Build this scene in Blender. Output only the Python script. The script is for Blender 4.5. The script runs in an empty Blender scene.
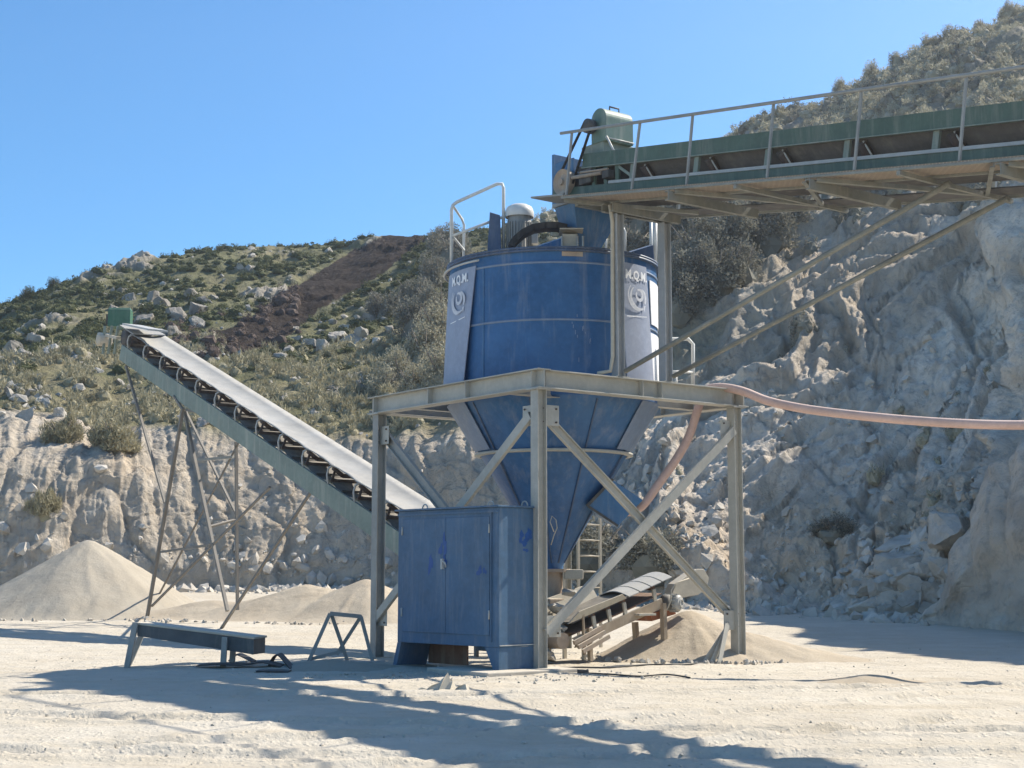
import bpy, math, random
import numpy as np
from mathutils import Vector, Matrix
from math import sin, cos, tan, atan, atan2, pi, radians as R
random.seed(7); rng = np.random.default_rng(11)
sc = bpy.context.scene
COL = sc.collection
# ------------------------------------------------------------------ camera model / site frame
FPX, PITCH, EYE = 1479.0, R(7.21), 1.6
YAW = R(37.2)
E1 = np.array([cos(YAW), sin(YAW)]); E2 = np.array([-sin(YAW), cos(YAW)])
F0 = np.array([0.4336, 23.859]); FA, FB, FH = 4.58, 4.93, 4.86
HAZE = .0005
def W(a, b, z=0.0):
    p = F0 + a*E1 + b*E2
    return Vector((float(p[0]), float(p[1]), float(z)))
def ray(px, py):
    dx, dy = (px-512)/FPX, (384-py)/FPX
    c, s = cos(PITCH), sin(PITCH)
    return np.array([dx, c-s*dy, s+c*dy])
def _at(px, py, n, k):
    d = ray(px, py); t = (k + F0@n)/(d[:2]@n); p = d*t
    return Vector((p[0], p[1], p[2]+EYE))
def PA(px, py, A): return _at(px, py, E1, A)
def PB(px, py, B): return _at(px, py, E2, B)
def PY(px, py, Y):
    d = ray(px, py); p = d*(Y/d[1]); return Vector((p[0], p[1], p[2]+EYE))
def PZ(px, py, z=0.0):
    d = ray(px, py); p = d*((z-EYE)/d[2]); return Vector((p[0], p[1], z))
X1 = Vector((E1[0], E1[1], 0)); X2 = Vector((E2[0], E2[1], 0)); UP = Vector((0, 0, 1))

# ------------------------------------------------------------------ noise
_perm = rng.permutation(256); _perm = np.concatenate([_perm, _perm, _perm])
_g = rng.normal(size=(256, 3)); _g /= np.linalg.norm(_g, axis=1)[:, None]
def pnoise(x, y, z=None):
    x = np.asarray(x, float); y = np.asarray(y, float)
    z = np.zeros_like(x) if z is None else np.asarray(z, float)
    xi, yi, zi = np.floor(x).astype(int), np.floor(y).astype(int), np.floor(z).astype(int)
    xf, yf, zf = x-xi, y-yi, z-zi
    u, v, w = [t*t*t*(t*(t*6-15)+10) for t in (xf, yf, zf)]
    xi &= 255; yi &= 255; zi &= 255
    def gr(i, j, k):
        h = _perm[_perm[_perm[(xi+i) & 255]+((yi+j) & 255)]+((zi+k) & 255)] & 255
        g = _g[h]
        return g[..., 0]*(xf-i)+g[..., 1]*(yf-j)+g[..., 2]*(zf-k)
    l = lambda a, b, t: a+(b-a)*t
    return 1.5*l(l(l(gr(0,0,0), gr(1,0,0), u), l(gr(0,1,0), gr(1,1,0), u), v),
             l(l(gr(0,0,1), gr(1,0,1), u), l(gr(0,1,1), gr(1,1,1), u), v), w)
def fbm(x, y, z=None, o=4, g=.5):
    s = 0; a = 1; t = 0
    zz = np.zeros_like(x) if z is None else z
    for i in range(o):
        s = s+a*pnoise(x*2**i+17*i, y*2**i+5*i, zz*2**i+9*i); t += a; a *= g
    return s/t
def ridge(x, y, z=None, o=4):
    s = 0; a = 1; t = 0
    zz = np.zeros_like(x) if z is None else z
    for i in range(o):
        s = s+a*(1-2*np.abs(pnoise(x*2**i+31*i, y*2**i+7*i, zz*2**i+3*i))); t += a; a *= .5
    return s/t
def sst(x, a, b):
    t = np.clip((x-a)/(b-a), 0, 1); return t*t*(3-2*t)

# ------------------------------------------------------------------ materials
def nn(nt, t, **k):
    n = nt.nodes.new(t)
    for a, b in k.items():
        if a in n.inputs.keys(): n.inputs[a].default_value = b
        else: setattr(n, a, b)
    return n
def rgba(c): return (c[0], c[1], c[2], 1.0)
def mixc(nt, fac, a, b, mode='MIX'):
    m = nt.nodes.new('ShaderNodeMix'); m.data_type = 'RGBA'; m.blend_type = mode
    for sck, v in ((m.inputs[0], fac), (m.inputs[6], a), (m.inputs[7], b)):
        if hasattr(v, 'links'): nt.links.new(v, sck)
        elif isinstance(v, (int, float)): sck.default_value = v
        else: sck.default_value = rgba(v)
    return m.outputs[2]
def ramp(nt, val, a, b, lo=0.0, hi=1.0):
    m = nn(nt, 'ShaderNodeMapRange'); m.inputs[1].default_value = a; m.inputs[2].default_value = b
    m.inputs[3].default_value = lo; m.inputs[4].default_value = hi
    nt.links.new(val, m.inputs[0]); return m.outputs[0]
def noise(nt, scale, detail=4, rough=.6, vec=None, stretch=None, dist=0.0):
    n = nn(nt, 'ShaderNodeTexNoise'); n.inputs['Scale'].default_value = scale
    n.inputs['Detail'].default_value = detail; n.inputs['Roughness'].default_value = rough
    n.inputs['Distortion'].default_value = dist
    if vec is None:
        g = nn(nt, 'ShaderNodeNewGeometry'); vec = g.outputs['Position']
    if stretch:
        mp = nn(nt, 'ShaderNodeMapping'); mp.inputs['Scale'].default_value = stretch
        nt.links.new(vec, mp.inputs['Vector']); vec = mp.outputs[0]
    nt.links.new(vec, n.inputs['Vector'])
    return n.outputs[0]
def newmat(name):
    m = bpy.data.materials.new(name); m.use_nodes = True
    nt = m.node_tree; nt.nodes.clear()
    o = nn(nt, 'ShaderNodeOutputMaterial'); b = nn(nt, 'ShaderNodeBsdfPrincipled')
    nt.links.new(b.outputs[0], o.inputs[0])
    return m, nt, b
DUST = (.57, .51, .41)
def paint(name, base, rough=.55, var=.25, dust=.35, rust=.0, metal=0., streak=.2, bump=.15, fade=None, rustc=(.16, .07, .035), grey=.3):
    """worn paint / steel: brightness variation, streaks running down, dust lying on upper faces, rust patches"""
    m, nt, b = newmat(name)
    n1 = noise(nt, 1.3, 5, .6); n2 = noise(nt, 9, 5, .7)
    c = mixc(nt, ramp(nt, n1, .3, .7), tuple(x*(1-var) for x in base), fade or tuple(min(1, x*(1+var)+.01) for x in base))
    c = mixc(nt, ramp(nt, noise(nt, .6, 6, .75, dist=.6), .42, .68, 0, grey), c, tuple(x*.75+.07 for x in base))
    c = mixc(nt, ramp(nt, n2, .45, .75, 0, .35), c, tuple(min(1, x*1.5+.03) for x in base))
    st = noise(nt, 1, 6, .7, stretch=(5, 5, .55), dist=.25)
    c = mixc(nt, ramp(nt, st, .5, .78, 0, streak), c, DUST)
    if rust > 0:
        rn = noise(nt, 4.5, 6, .7, dist=.4)
        c = mixc(nt, ramp(nt, rn, .72-rust*.3, .76-rust*.28+.03), c, rustc)
    # dust settled on surfaces facing up + thin film
    g = nn(nt, 'ShaderNodeNewGeometry'); sx = nn(nt, 'ShaderNodeSeparateXYZ'); nt.links.new(g.outputs['Normal'], sx.inputs[0])
    up = ramp(nt, sx.outputs[2], .35, .95, dust*.35, min(1, dust*2.0))
    dn = noise(nt, 3.2, 5, .65)
    mu = nn(nt, 'ShaderNodeMath', operation='MULTIPLY'); nt.links.new(up, mu.inputs[0]); nt.links.new(ramp(nt, dn, .25, .6, .35, 1), mu.inputs[1])
    c = mixc(nt, mu.outputs[0], c, DUST)
    nt.links.new(c, b.inputs['Base Color'])
    b.inputs['Roughness'].default_value = rough; b.inputs['Metallic'].default_value = metal
    b.inputs['Specular IOR Level'].default_value = .35
    bp = nn(nt, 'ShaderNodeBump'); bp.inputs['Strength'].default_value = bump; bp.inputs['Distance'].default_value = .01
    nt.links.new(noise(nt, 14, 4, .7), bp.inputs['Height']); nt.links.new(bp.outputs[0], b.inputs['Normal'])
    return m
M = {}
M['steel'] = paint('dusty_primed_steel', (.37, .36, .315), var=.15, dust=.32, rust=.10, streak=.35)
M['steelgrey'] = paint('grey_steel', (.245, .25, .235), var=.18, dust=.22, rust=.05, streak=.25)
M['galv'] = paint('galvanised_steel', (.40, .40, .375), rough=.45, var=.12, dust=.2, rust=.04, streak=.15)
M['tube'] = paint('galvanised_tube', (.62, .62, .58), rough=.45, var=.1, dust=.15, rust=.03, streak=.1)
M['blue'] = paint('blue_tank_paint', (.013, .092, .232), rough=.42, grey=.10, var=.2, dust=.08, rust=.05, streak=.3, bump=.1)
M['bluecone'] = paint('blue_cone_paint', (.015, .095, .235), rough=.45, grey=.10, var=.22, dust=.10, rust=.0, streak=.22, bump=.1)
M['bluedark'] = paint('dark_blue_paint', (.028, .065, .135), rough=.5, var=.3, dust=.16, rust=.12, streak=.2)
M['bluecab'] = paint('blue_cabinet_paint', (.028, .098, .19), rough=.5, grey=.16, var=.16, dust=.2, rust=.0, streak=.22, bump=.1)
M['bluetouch'] = paint('fresh_blue_paint', (.006, .065, .24), rough=.4, var=.1, dust=.0, streak=.0)
M['bluehop'] = paint('worn_blue_hopper_paint', (.03, .13, .27), rough=.5, var=.25, dust=.15, rust=.16, streak=.3)
M['rustdark'] = paint('dark_rusty_steel', (.05, .032, .026), rough=.85, var=.35, dust=.10, rust=.2)
M['panel'] = paint('faded_pale_blue_panel', (.27, .31, .40), rough=.5, var=.07, dust=.1, streak=.12, bump=.05)
M['panelcone'] = paint('faded_grey_blue_strip', (.15, .21, .31), rough=.5, var=.15, dust=.16, streak=.3, bump=.05)
M['marking'] = paint('faded_white_marking', (.56, .58, .62), rough=.6, var=.1, dust=.05, streak=.1, bump=.02)
M['slate'] = paint('dark_slate_paint', (.045, .06, .07), rough=.5, var=.2, dust=.2, rust=.05, streak=.2)
M['steelblue'] = paint('blue_grey_steel', (.31, .33, .345), rough=.45, var=.15, dust=.15, rust=.03, streak=.2)
M['white'] = paint('white_paint', (.78, .79, .80), rough=.5, var=.04, dust=.04, streak=.05, bump=.03)
M['green'] = paint('green_machine_paint', (.052, .096, .066), rough=.5, var=.2, dust=.14, rust=.06, streak=.25)
M['greenfresh'] = paint('fresh_green_paint', (.025, .115, .065), rough=.5, var=.15, dust=.12, rust=.0, streak=.1)
M['greenpale'] = paint('faded_green_paint', (.165, .21, .175), rough=.6, var=.2, dust=.2, rust=.03, streak=.45)
M['cover'] = paint('faded_green_cover', (.085, .16, .125), rough=.55, var=.2, dust=.22, rust=.03, streak=.35)
M['rubber'] = paint('dusty_black_rubber', (.035, .035, .037), rough=.8, var=.2, dust=.18, streak=.2)
M['rubbergrey'] = paint('dusty_grey_rubber', (.075, .075, .076), rough=.8, var=.25, dust=.12, streak=.15)
M['rubberdark'] = paint('dark_rubber', (.022, .022, .024), rough=.8, var=.2, dust=.07, streak=.1)
M['belt'] = paint('dust_whitened_belt', (.25, .255, .25), rough=.75, var=.2, dust=.16, streak=.1)
M['rust'] = paint('rusty_steel', (.17, .08, .045), rough=.85, var=.35, dust=.14, rust=.3, streak=.25)
M['rustdusty'] = paint('dust_caked_rusty_steel', (.34, .25, .18), rough=.9, var=.3, dust=.5, rust=.22, streak=.5)
M['dusty'] = paint('dust_caked_steel', (.44, .40, .32), rough=.9, var=.15, dust=.5, rust=.10, streak=.4)
M['rustorange'] = paint('orange_rusted_plate', (.26, .085, .035), rough=.85, var=.3, dust=.12, rust=.2)
M['dustyrust'] = paint('brown_dusty_girder', (.33, .25, .17), rough=.9, var=.25, dust=.35, rust=.25, streak=.4)
M['olivesteel'] = paint('olive_grey_steel', (.185, .19, .165), rough=.6, var=.2, dust=.15, rust=.08, streak=.3)
M['legsteel'] = paint('brown_grey_leg_steel', (.15, .135, .115), rough=.6, var=.2, dust=.12, rust=.12, streak=.2)
M['dark'] = paint('dark_oily_steel', (.05, .048, .045), rough=.7, var=.3, dust=.15, rust=.1)
M['hose'] = paint('faded_pink_hose', (.58, .39, .33), rough=.6, var=.1, dust=.2, streak=.1)
M['concrete'] = paint('dusty_concrete', (.42, .38, .32), rough=.95, var=.15, dust=.4, streak=.2, bump=.5)

def gratemat():
    m, nt, b = newmat('open_grating')
    g = nn(nt, 'ShaderNodeNewGeometry')
    mp = nn(nt, 'ShaderNodeMapping'); mp.vector_type = 'POINT'; mp.inputs['Rotation'].default_value = (0, 0, -YAW)
    nt.links.new(g.outputs['Position'], mp.inputs['Vector'])
    br = nn(nt, 'ShaderNodeTexBrick'); br.inputs['Scale'].default_value = 1
    br.inputs['Brick Width'].default_value = .11; br.inputs['Row Height'].default_value = .055; br.inputs['Mortar Size'].default_value = .0075
    br.inputs['Color1'].default_value = (0, 0, 0, 1); br.inputs['Color2'].default_value = (0, 0, 0, 1); br.inputs['Mortar'].default_value = (1, 1, 1, 1)
    nt.links.new(mp.outputs[0], br.inputs['Vector'])
    c = mixc(nt, ramp(nt, noise(nt, 3, 4), .3, .7), (.50, .40, .29), (.62, .54, .43))
    c = mixc(nt, br.outputs['Color'], (.30, .235, .17), c)
    nt.links.new(c, b.inputs['Base Color']); b.inputs['Roughness'].default_value = .9
    b.inputs['Transmission Weight'].default_value = 0
    # sun filters through the open mesh
    tr = nn(nt, 'ShaderNodeBsdfTranslucent'); tr.inputs[0].default_value = (.75, .62, .48, 1)
    mx = nn(nt, 'ShaderNodeMixShader'); mx.inputs[0].default_value = .42
    o = [n for n in nt.nodes if n.type == 'OUTPUT_MATERIAL'][0]
    nt.links.new(b.outputs[0], mx.inputs[1]); nt.links.new(tr.outputs[0], mx.inputs[2]); nt.links.new(mx.outputs[0], o.inputs[0])
    return m
M['grate'] = gratemat()

def groundmat():
    m, nt, b = newmat('white_quarry_dust')
    n1 = noise(nt, .22, 5, .6); n2 = noise(nt, 1.6, 6, .65); n3 = noise(nt, 14, 5, .7)
    c = mixc(nt, ramp(nt, n1, .3, .7), (.46, .405, .32), (.55, .50, .41))
    c = mixc(nt, ramp(nt, n2, .42, .72, 0, .5), c, (.61, .56, .47))
    c = mixc(nt, ramp(nt, noise(nt, 1, 6, .7, stretch=(.3, 1.5, 1), dist=.5), .46, .66, 0, .55), c, (.45, .38, .275))
    c = mixc(nt, ramp(nt, n3, .52, .78, 0, .25), c, (.38, .33, .255))
    nt.links.new(c, b.inputs['Base Color']); b.inputs['Roughness'].default_value = .95
    b.inputs['Specular IOR Level'].default_value = .1
    bp = nn(nt, 'ShaderNodeBump'); bp.inputs['Strength'].default_value = .8; bp.inputs['Distance'].default_value = .07
    nt.links.new(noise(nt, 3.2, 9, .68, dist=.3), bp.inputs['Height'])
    bp2 = nn(nt, 'ShaderNodeBump'); bp2.inputs['Strength'].default_value = .6; bp2.inputs['Distance'].default_value = .02
    vo = nn(nt, 'ShaderNodeTexVoronoi'); vo.inputs['Scale'].default_value = 11
    g = nn(nt, 'ShaderNodeNewGeometry'); nt.links.new(g.outputs['Position'], vo.inputs['Vector'])
    nt.links.new(ramp(nt, vo.outputs[0], 0, .35, 1, 0), bp2.inputs['Height'])
    nt.links.new(bp.outputs[0], bp2.inputs['Normal']); nt.links.new(bp2.outputs[0], b.inputs['Normal'])
    return m
M['ground'] = groundmat()
def sandmat(name, c1, c2, bump=.5):
    m, nt, b = newmat(name)
    c = mixc(nt, ramp(nt, noise(nt, .9, 5, .6), .3, .7), c1, c2)
    c = mixc(nt, ramp(nt, noise(nt, 30, 4, .8), .45, .75, 0, .35), c, tuple(x*.6 for x in c1))
    nt.links.new(c, b.inputs['Base Color']); b.inputs['Roughness'].default_value = .97; b.inputs['Specular IOR Level'].default_value = .05
    bp = nn(nt, 'ShaderNodeBump'); bp.inputs['Strength'].default_value = bump; bp.inputs['Distance'].default_value = .05
    nt.links.new(noise(nt, 9, 8, .75), bp.inputs['Height']); nt.links.new(bp.outputs[0], b.inputs['Normal'])
    return m
M['sand'] = sandmat('grey_crushed_sand', (.37, .325, .255), (.43, .385, .31))
M['sandtan'] = sandmat('tan_crushed_sand', (.42, .35, .26), (.50, .43, .33))
M['spur'] = sandmat('pale_fluted_rock', (.52, .44, .35), (.66, .57, .46), .8)
def terrmat():
    m, nt, b = newmat('quarry_hillside')
    at = nn(nt, 'ShaderNodeAttribute'); at.attribute_name = 'tint'
    n1 = noise(nt, .5, 6, .65); n2 = noise(nt, 2.6, 7, .7); n3 = noise(nt, 1.0, 5, .6, stretch=(1.2, 1.2, .35))
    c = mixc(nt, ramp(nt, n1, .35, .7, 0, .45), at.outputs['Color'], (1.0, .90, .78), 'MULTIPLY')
    c = mixc(nt, ramp(nt, n2, .28, .5, .45, .0), c, (.13, .115, .10))
    c = mixc(nt, ramp(nt, n3, .5, .75, 0, .45), c, (1.0, 1.0, 1.0), 'SOFT_LIGHT')
    nt.links.new(c, b.inputs['Base Color']); b.inputs['Roughness'].default_value = .95; b.inputs['Specular IOR Level'].default_value = .1
    bp = nn(nt, 'ShaderNodeBump'); bp.inputs['Strength'].default_value = .8; bp.inputs['Distance'].default_value = .5
    nt.links.new(noise(nt, 1.5, 12, .72, dist=.6), bp.inputs['Height'])
    g = nn(nt, 'ShaderNodeNewGeometry'); mp = nn(nt, 'ShaderNodeMapping'); mp.inputs['Rotation'].default_value = (0, R(38), 0); mp.inputs['Scale'].default_value = (1.5, .8, .38)
    nt.links.new(g.outputs['Position'], mp.inputs['Vector'])
    rn = nn(nt, 'ShaderNodeTexNoise'); rn.noise_type = 'RIDGED_MULTIFRACTAL'; rn.inputs['Scale'].default_value = .9; rn.inputs['Detail'].default_value = 9; rn.inputs['Roughness'].default_value = .62; rn.inputs['Distortion'].default_value = .5
    nt.links.new(mp.outputs[0], rn.inputs['Vector'])
    vo = nn(nt, 'ShaderNodeTexVoronoi'); vo.feature = 'DISTANCE_TO_EDGE'; vo.inputs['Scale'].default_value = 1.1
    wv = nn(nt, 'ShaderNodeVectorMath', operation='ADD'); nt.links.new(mp.outputs[0], wv.inputs[0])
    wn = nn(nt, 'ShaderNodeTexNoise'); wn.inputs['Scale'].default_value = 1.4; wn.inputs['Detail'].default_value = 5; nt.links.new(g.outputs['Position'], wn.inputs['Vector']); nt.links.new(wn.outputs['Color'], wv.inputs[1])
    nt.links.new(wv.outputs[0], vo.inputs['Vector'])
    b2 = nn(nt, 'ShaderNodeBump'); b2.inputs['Strength'].default_value = .75; b2.inputs['Distance'].default_value = .30; nt.links.new(rn.outputs[0], b2.inputs['Height'])
    b3 = nn(nt, 'ShaderNodeBump'); b3.inputs['Strength'].default_value = .28; b3.inputs['Distance'].default_value = .12; nt.links.new(ramp(nt, vo.outputs['Distance'], 0, .07), b3.inputs['Height'])
    nt.links.new(bp.outputs[0], b2.inputs['Normal']); nt.links.new(b2.outputs[0], b3.inputs['Normal']); nt.links.new(b3.outputs[0], b.inputs['Normal'])
    return m
M['terrain'] = terrmat()
def rockmat(name, c1, c2):
    m, nt, b = newmat(name)
    c = mixc(nt, ramp(nt, noise(nt, 1.1, 6, .65), .35, .65), c1, c2)
    oi = nn(nt, 'ShaderNodeObjectInfo')
    c = mixc(nt, ramp(nt, oi.outputs['Random'], 0, 1, 0, .35), c, (.30, .25, .19))
    nt.links.new(c, b.inputs['Base Color']); b.inputs['Roughness'].default_value = .95; b.inputs['Specular IOR Level'].default_value = .1
    bp = nn(nt, 'ShaderNodeBump'); bp.inputs['Strength'].default_value = .7; bp.inputs['Distance'].default_value = .1
    nt.links.new(noise(nt, 4, 8, .7), bp.inputs['Height']); nt.links.new(bp.outputs[0], b.inputs['Normal'])
    return m
M['rockpale'] = rockmat('pale_limestone', (.25, .235, .21), (.50, .475, .42))
M['rockcrag'] = rockmat('grey_crag_rock', (.15, .145, .13), (.36, .34, .30))
M['rockgrey'] = rockmat('dusty_rubble_rock', (.40, .365, .31), (.62, .57, .49))
def leafmat(name, c1, c2, tl=.25):
    m, nt, b = newmat(name)
    g = nn(nt, 'ShaderNodeNewGeometry')
    c = mixc(nt, g.outputs['Random Per Island'], c1, c2)
    c = mixc(nt, ramp(nt, noise(nt, .35, 4, .6), .35, .65, 0, .5), c, tuple(x*.62 for x in c1))
    nt.links.new(c, b.inputs['Base Color']); b.inputs['Roughness'].default_value = .8; b.inputs['Specular IOR Level'].default_value = .15
    tr = nn(nt, 'ShaderNodeBsdfTranslucent'); nt.links.new(c, tr.inputs[0])
    mx = nn(nt, 'ShaderNodeMixShader'); mx.inputs[0].default_value = tl
    o = [n for n in nt.nodes if n.type == 'OUTPUT_MATERIAL'][0]
    nt.links.new(b.outputs[0], mx.inputs[1]); nt.links.new(tr.outputs[0], mx.inputs[2]); nt.links.new(mx.outputs[0], o.inputs[0])
    return m
M['leafgreen'] = leafmat('olive_green_scrub', (.08, .093, .038), (.165, .17, .08))
M['leafdry'] = leafmat('dry_straw_scrub', (.33, .30, .185), (.50, .455, .315))
M['leafgrey'] = leafmat('dust_grey_scrub', (.20, .195, .155), (.34, .33, .265))
M['leafdust'] = leafmat('pale_dusty_brush', (.36, .335, .23), (.56, .52, .40))
M['leafbrown'] = leafmat('brown_dead_scrub', (.10, .075, .062), (.19, .145, .12))
M['twig'] = paint('grey_twigs', (.16, .13, .10), rough=.9, var=.2, dust=.1)

# ------------------------------------------------------------------ object helpers
def tag(o, label=None, cat=None, group=None, kind=None):
    if label: o['label'] = label
    if cat: o['category'] = cat
    if group: o['group'] = group
    if kind: o['kind'] = kind
    return o
def thing(name, label, cat, loc, group=None, rz=0.0):
    o = bpy.data.objects.new(name, None); COL.objects.link(o)
    o.location = loc; o.rotation_euler = (0, 0, rz); o.empty_display_size = .3
    return tag(o, label, cat, group)
def base_matrix(p):
    m = Matrix.Identity(4)
    while p is not None:
        m = (Matrix.Translation(p.location) @ p.rotation_euler.to_matrix().to_4x4()) @ m
        p = p.parent
    return m
class MB:
    """collects shapes given in world coordinates, then links them as one mesh object"""
    def __init__(s): s.v = []; s.f = []; s.sm = []
    def add(s, vs, fs, smooth=False):
        o = len(s.v); s.v += [Vector(v) for v in vs]
        for f in fs: s.f.append([i+o for i in f]); s.sm.append(smooth)
        return s
    def box(s, c, size, ax=None):
        ax = ax or (Vector((1, 0, 0)), Vector((0, 1, 0)), Vector((0, 0, 1)))
        c = Vector(c); vs = []
        for k in (-.5, .5):
            for j in (-.5, .5):
                for i in (-.5, .5): vs.append(c+ax[0]*size[0]*i+ax[1]*size[1]*j+ax[2]*size[2]*k)
        return s.add(vs, [(0,2,3,1),(4,5,7,6),(0,1,5,4),(2,6,7,3),(0,4,6,2),(1,3,7,5)])
    def fbox(s, a0, a1, b0, b1, z0, z1):  # box in site-frame coordinates
        return s.box(W((a0+a1)/2, (b0+b1)/2, (z0+z1)/2), (a1-a0, b1-b0, z1-z0), (X1, X2, UP))
    def hexa(s, bot, top):               # two quads, same winding
        n = len(bot); vs = list(bot)+list(top)
        fs = [tuple(range(n-1, -1, -1)), tuple(range(n, 2*n))]+[(i, (i+1) % n, n+(i+1) % n, n+i) for i in range(n)]
        return s.add(vs, fs)
    def ext(s, p0, p1, prof, side):      # extrude a 2-D profile [(u along side, v along up')] from p0 to p1
        p0, p1 = Vector(p0), Vector(p1); d = (p1-p0).normalized()
        side = Vector(side); side = (side-d*side.dot(d)).normalized(); up = side.cross(d)
        if up.z < 0 : up = -up
        n = len(prof)
        vs = [p0+side*u+up*v for u, v in prof]+[p1+side*u+up*v for u, v in prof]
        fs = [tuple(range(n)), tuple(range(2*n-1, n-1, -1))]+[(i, n+i, n+(i+1) % n, (i+1) % n) for i in range(n)]
        return s.add(vs, fs)
    def bar(s, p0, p1, w, h, side): return s.ext(p0, p1, [(-w/2,-h/2),(w/2,-h/2),(w/2,h/2),(-w/2,h/2)], side)
    def Hs(s, p0, p1, w, h, side, t=.016): # H section, flanges at +-h/2 along up'
        x, y = w/2, h/2
        return s.ext(p0, p1, [(-x,-y),(x,-y),(x,-y+t),(t/2,-y+t),(t/2,y-t),(x,y-t),(x,y),(-x,y),(-x,y-t),(-t/2,y-t),(-t/2,-y+t),(-x,-y+t)], side)
    def Cs(s, p0, p1, w, h, side, t=.014): # channel, web at u=-w/2, open towards +side
        x, y = w/2, h/2
        return s.ext(p0, p1, [(-x,-y),(x,-y),(x,-y+t),(-x+t,-y+t),(-x+t,y-t),(x,y-t),(x,y),(-x,y)], side)
    def Ls(s, p0, p1, w, side, t=.01):
        return s.ext(p0, p1, [(0,0),(w,0),(w,t),(t,t),(t,w),(0,w)], side)
    def tube(s, pts, r, n=10, caps=True):
        pts = [Vector(p) for p in pts]; rings = []; prev = None
        rr = r if isinstance(r, (list, tuple)) else [r]*len(pts)
        for i, p in enumerate(pts):
            d = (pts[min(i+1, len(pts)-1)]-pts[max(i-1, 0)]).normalized()
            if prev is None:
                a = d.orthogonal().normalized()
            else:
                a = (prev-d*prev.dot(d)).normalized()
            prev = a; b = d.cross(a)
            rings.append([p+(a*cos(2*pi*k/n)+b*sin(2*pi*k/n))*rr[i] for k in range(n)])
        o = len(s.v)
        for q in rings: s.v += q
        for i in range(len(pts)-1):
            for k in range(n):
                s.f.append([o+i*n+k, o+i*n+(k+1) % n, o+(i+1)*n+(k+1) % n, o+(i+1)*n+k]); s.sm.append(True)
        if caps:
            s.f.append([o+k for k in range(n-1, -1, -1)]); s.sm.append(False)
            s.f.append([o+(len(pts)-1)*n+k for k in range(n)]); s.sm.append(False)
        return s
    def lathe(s, c, prof, n=48, axis=UP, smooth=True, a0=0., a1=2*pi):
        c = Vector(c); axis = Vector(axis).normalized(); a = axis.orthogonal().normalized() if abs(axis.z) < .99 else Vector((0,-1,0))
        b = axis.cross(a); o = len(s.v); full = abs(a1-a0-2*pi) < 1e-6; m = n if full else n+1
        for r, z in prof:
            for k in range(m):
                t = a0+(a1-a0)*k/n; s.v.append(c+axis*z+(a*cos(t)+b*sin(t))*r)
        for i in range(len(prof)-1):
            for k in range(n):
                k2 = (k+1) % m
                s.f.append([o+i*m+k, o+i*m+k2, o+(i+1)*m+k2, o+(i+1)*m+k]); s.sm.append(smooth)
        return s
    def build(s, name, mat, parent=None, bevel=0, **tags):
        me = bpy.data.meshes.new(name)
        vs = s.v
        if parent is not None:
            inv = base_matrix(parent).inverted(); vs = [inv@v for v in vs]
        me.from_pydata([tuple(v) for v in vs], [], s.f); me.validate()
        if len(me.polygons) == len(s.sm): me.polygons.foreach_set('use_smooth', s.sm)
        me.materials.append(mat if not isinstance(mat, str) else M[mat])
        o = bpy.data.objects.new(name, me); COL.objects.link(o); o.parent = parent
        import bmesh
        bm = bmesh.new(); bm.from_mesh(me); bmesh.ops.recalc_face_normals(bm, faces=bm.faces); bm.to_mesh(me); bm.free()
        if bevel:
            mo = o.modifiers.new('bevel', 'BEVEL'); mo.width = bevel; mo.segments = 2; mo.limit_method = 'ANGLE'
        return tag(o, **tags)
def np_mesh(name, V, Fc, mat, parent=None, smooth=False):
    V = np.asarray(V, np.float32); Fc = np.asarray(Fc, np.int32); k = Fc.shape[1]
    me = bpy.data.meshes.new(name); me.vertices.add(len(V)); me.vertices.foreach_set('co', V.ravel())
    me.loops.add(Fc.size); me.loops.foreach_set('vertex_index', Fc.ravel())
    me.polygons.add(len(Fc)); me.polygons.foreach_set('loop_start', np.arange(0, Fc.size, k, dtype=np.int32))
    me.polygons.foreach_set('loop_total', np.full(len(Fc), k, np.int32))
    me.polygons.foreach_set('use_smooth', np.full(len(Fc), smooth)); me.update(); me.validate()
    for q in (mat if isinstance(mat, (list, tuple)) else [mat]): me.materials.append(q)
    o = bpy.data.objects.new(name, me); COL.objects.link(o); o.parent = parent
    return o

# ================================================================== GROUND
def gz(x, y):
    x = np.asarray(x, float); y = np.asarray(y, float)
    h = .34*sst(y, 27, 42)+.5*sst(y, 42, 60)
    h = h*(1-.45*sst(x, 0, 14))
    h = h-.55*(1-sst(y, 8, 22))
    h = h+.05*fbm(x*.16, y*.22, o=3)
    return h
def gzf(x, y): return float(gz(np.array([x]), np.array([y]))[0])
def grow(a, b, s0, k):
    out = []; s = s0; a = float(a)
    while a < b: s *= k; a += s; out.append(a)
    return out
xs = np.arange(-9, 9.001, .065)
xr = np.array(grow(9, 700, .07, 1.045)); xs = np.concatenate([-xr[::-1], xs, xr])
ys = np.concatenate([-np.array(grow(-8, 60, .4, 1.15))[::-1], np.arange(8.2, 27, .075), np.array(grow(27, 900, .08, 1.03))])
GX, GY = np.meshgrid(xs, ys)
GZ = gz(GX, GY)
near = 1-sst(GY, 30, 60)
GZ += near*(.026*fbm(GX*.9, GY*1.3, o=4)+.016*fbm(GX*3.4, GY*4.5, o=3)+.03*np.clip(fbm(GX*1.7+9, GY*2.2, o=4)-.12, 0, 1))
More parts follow.
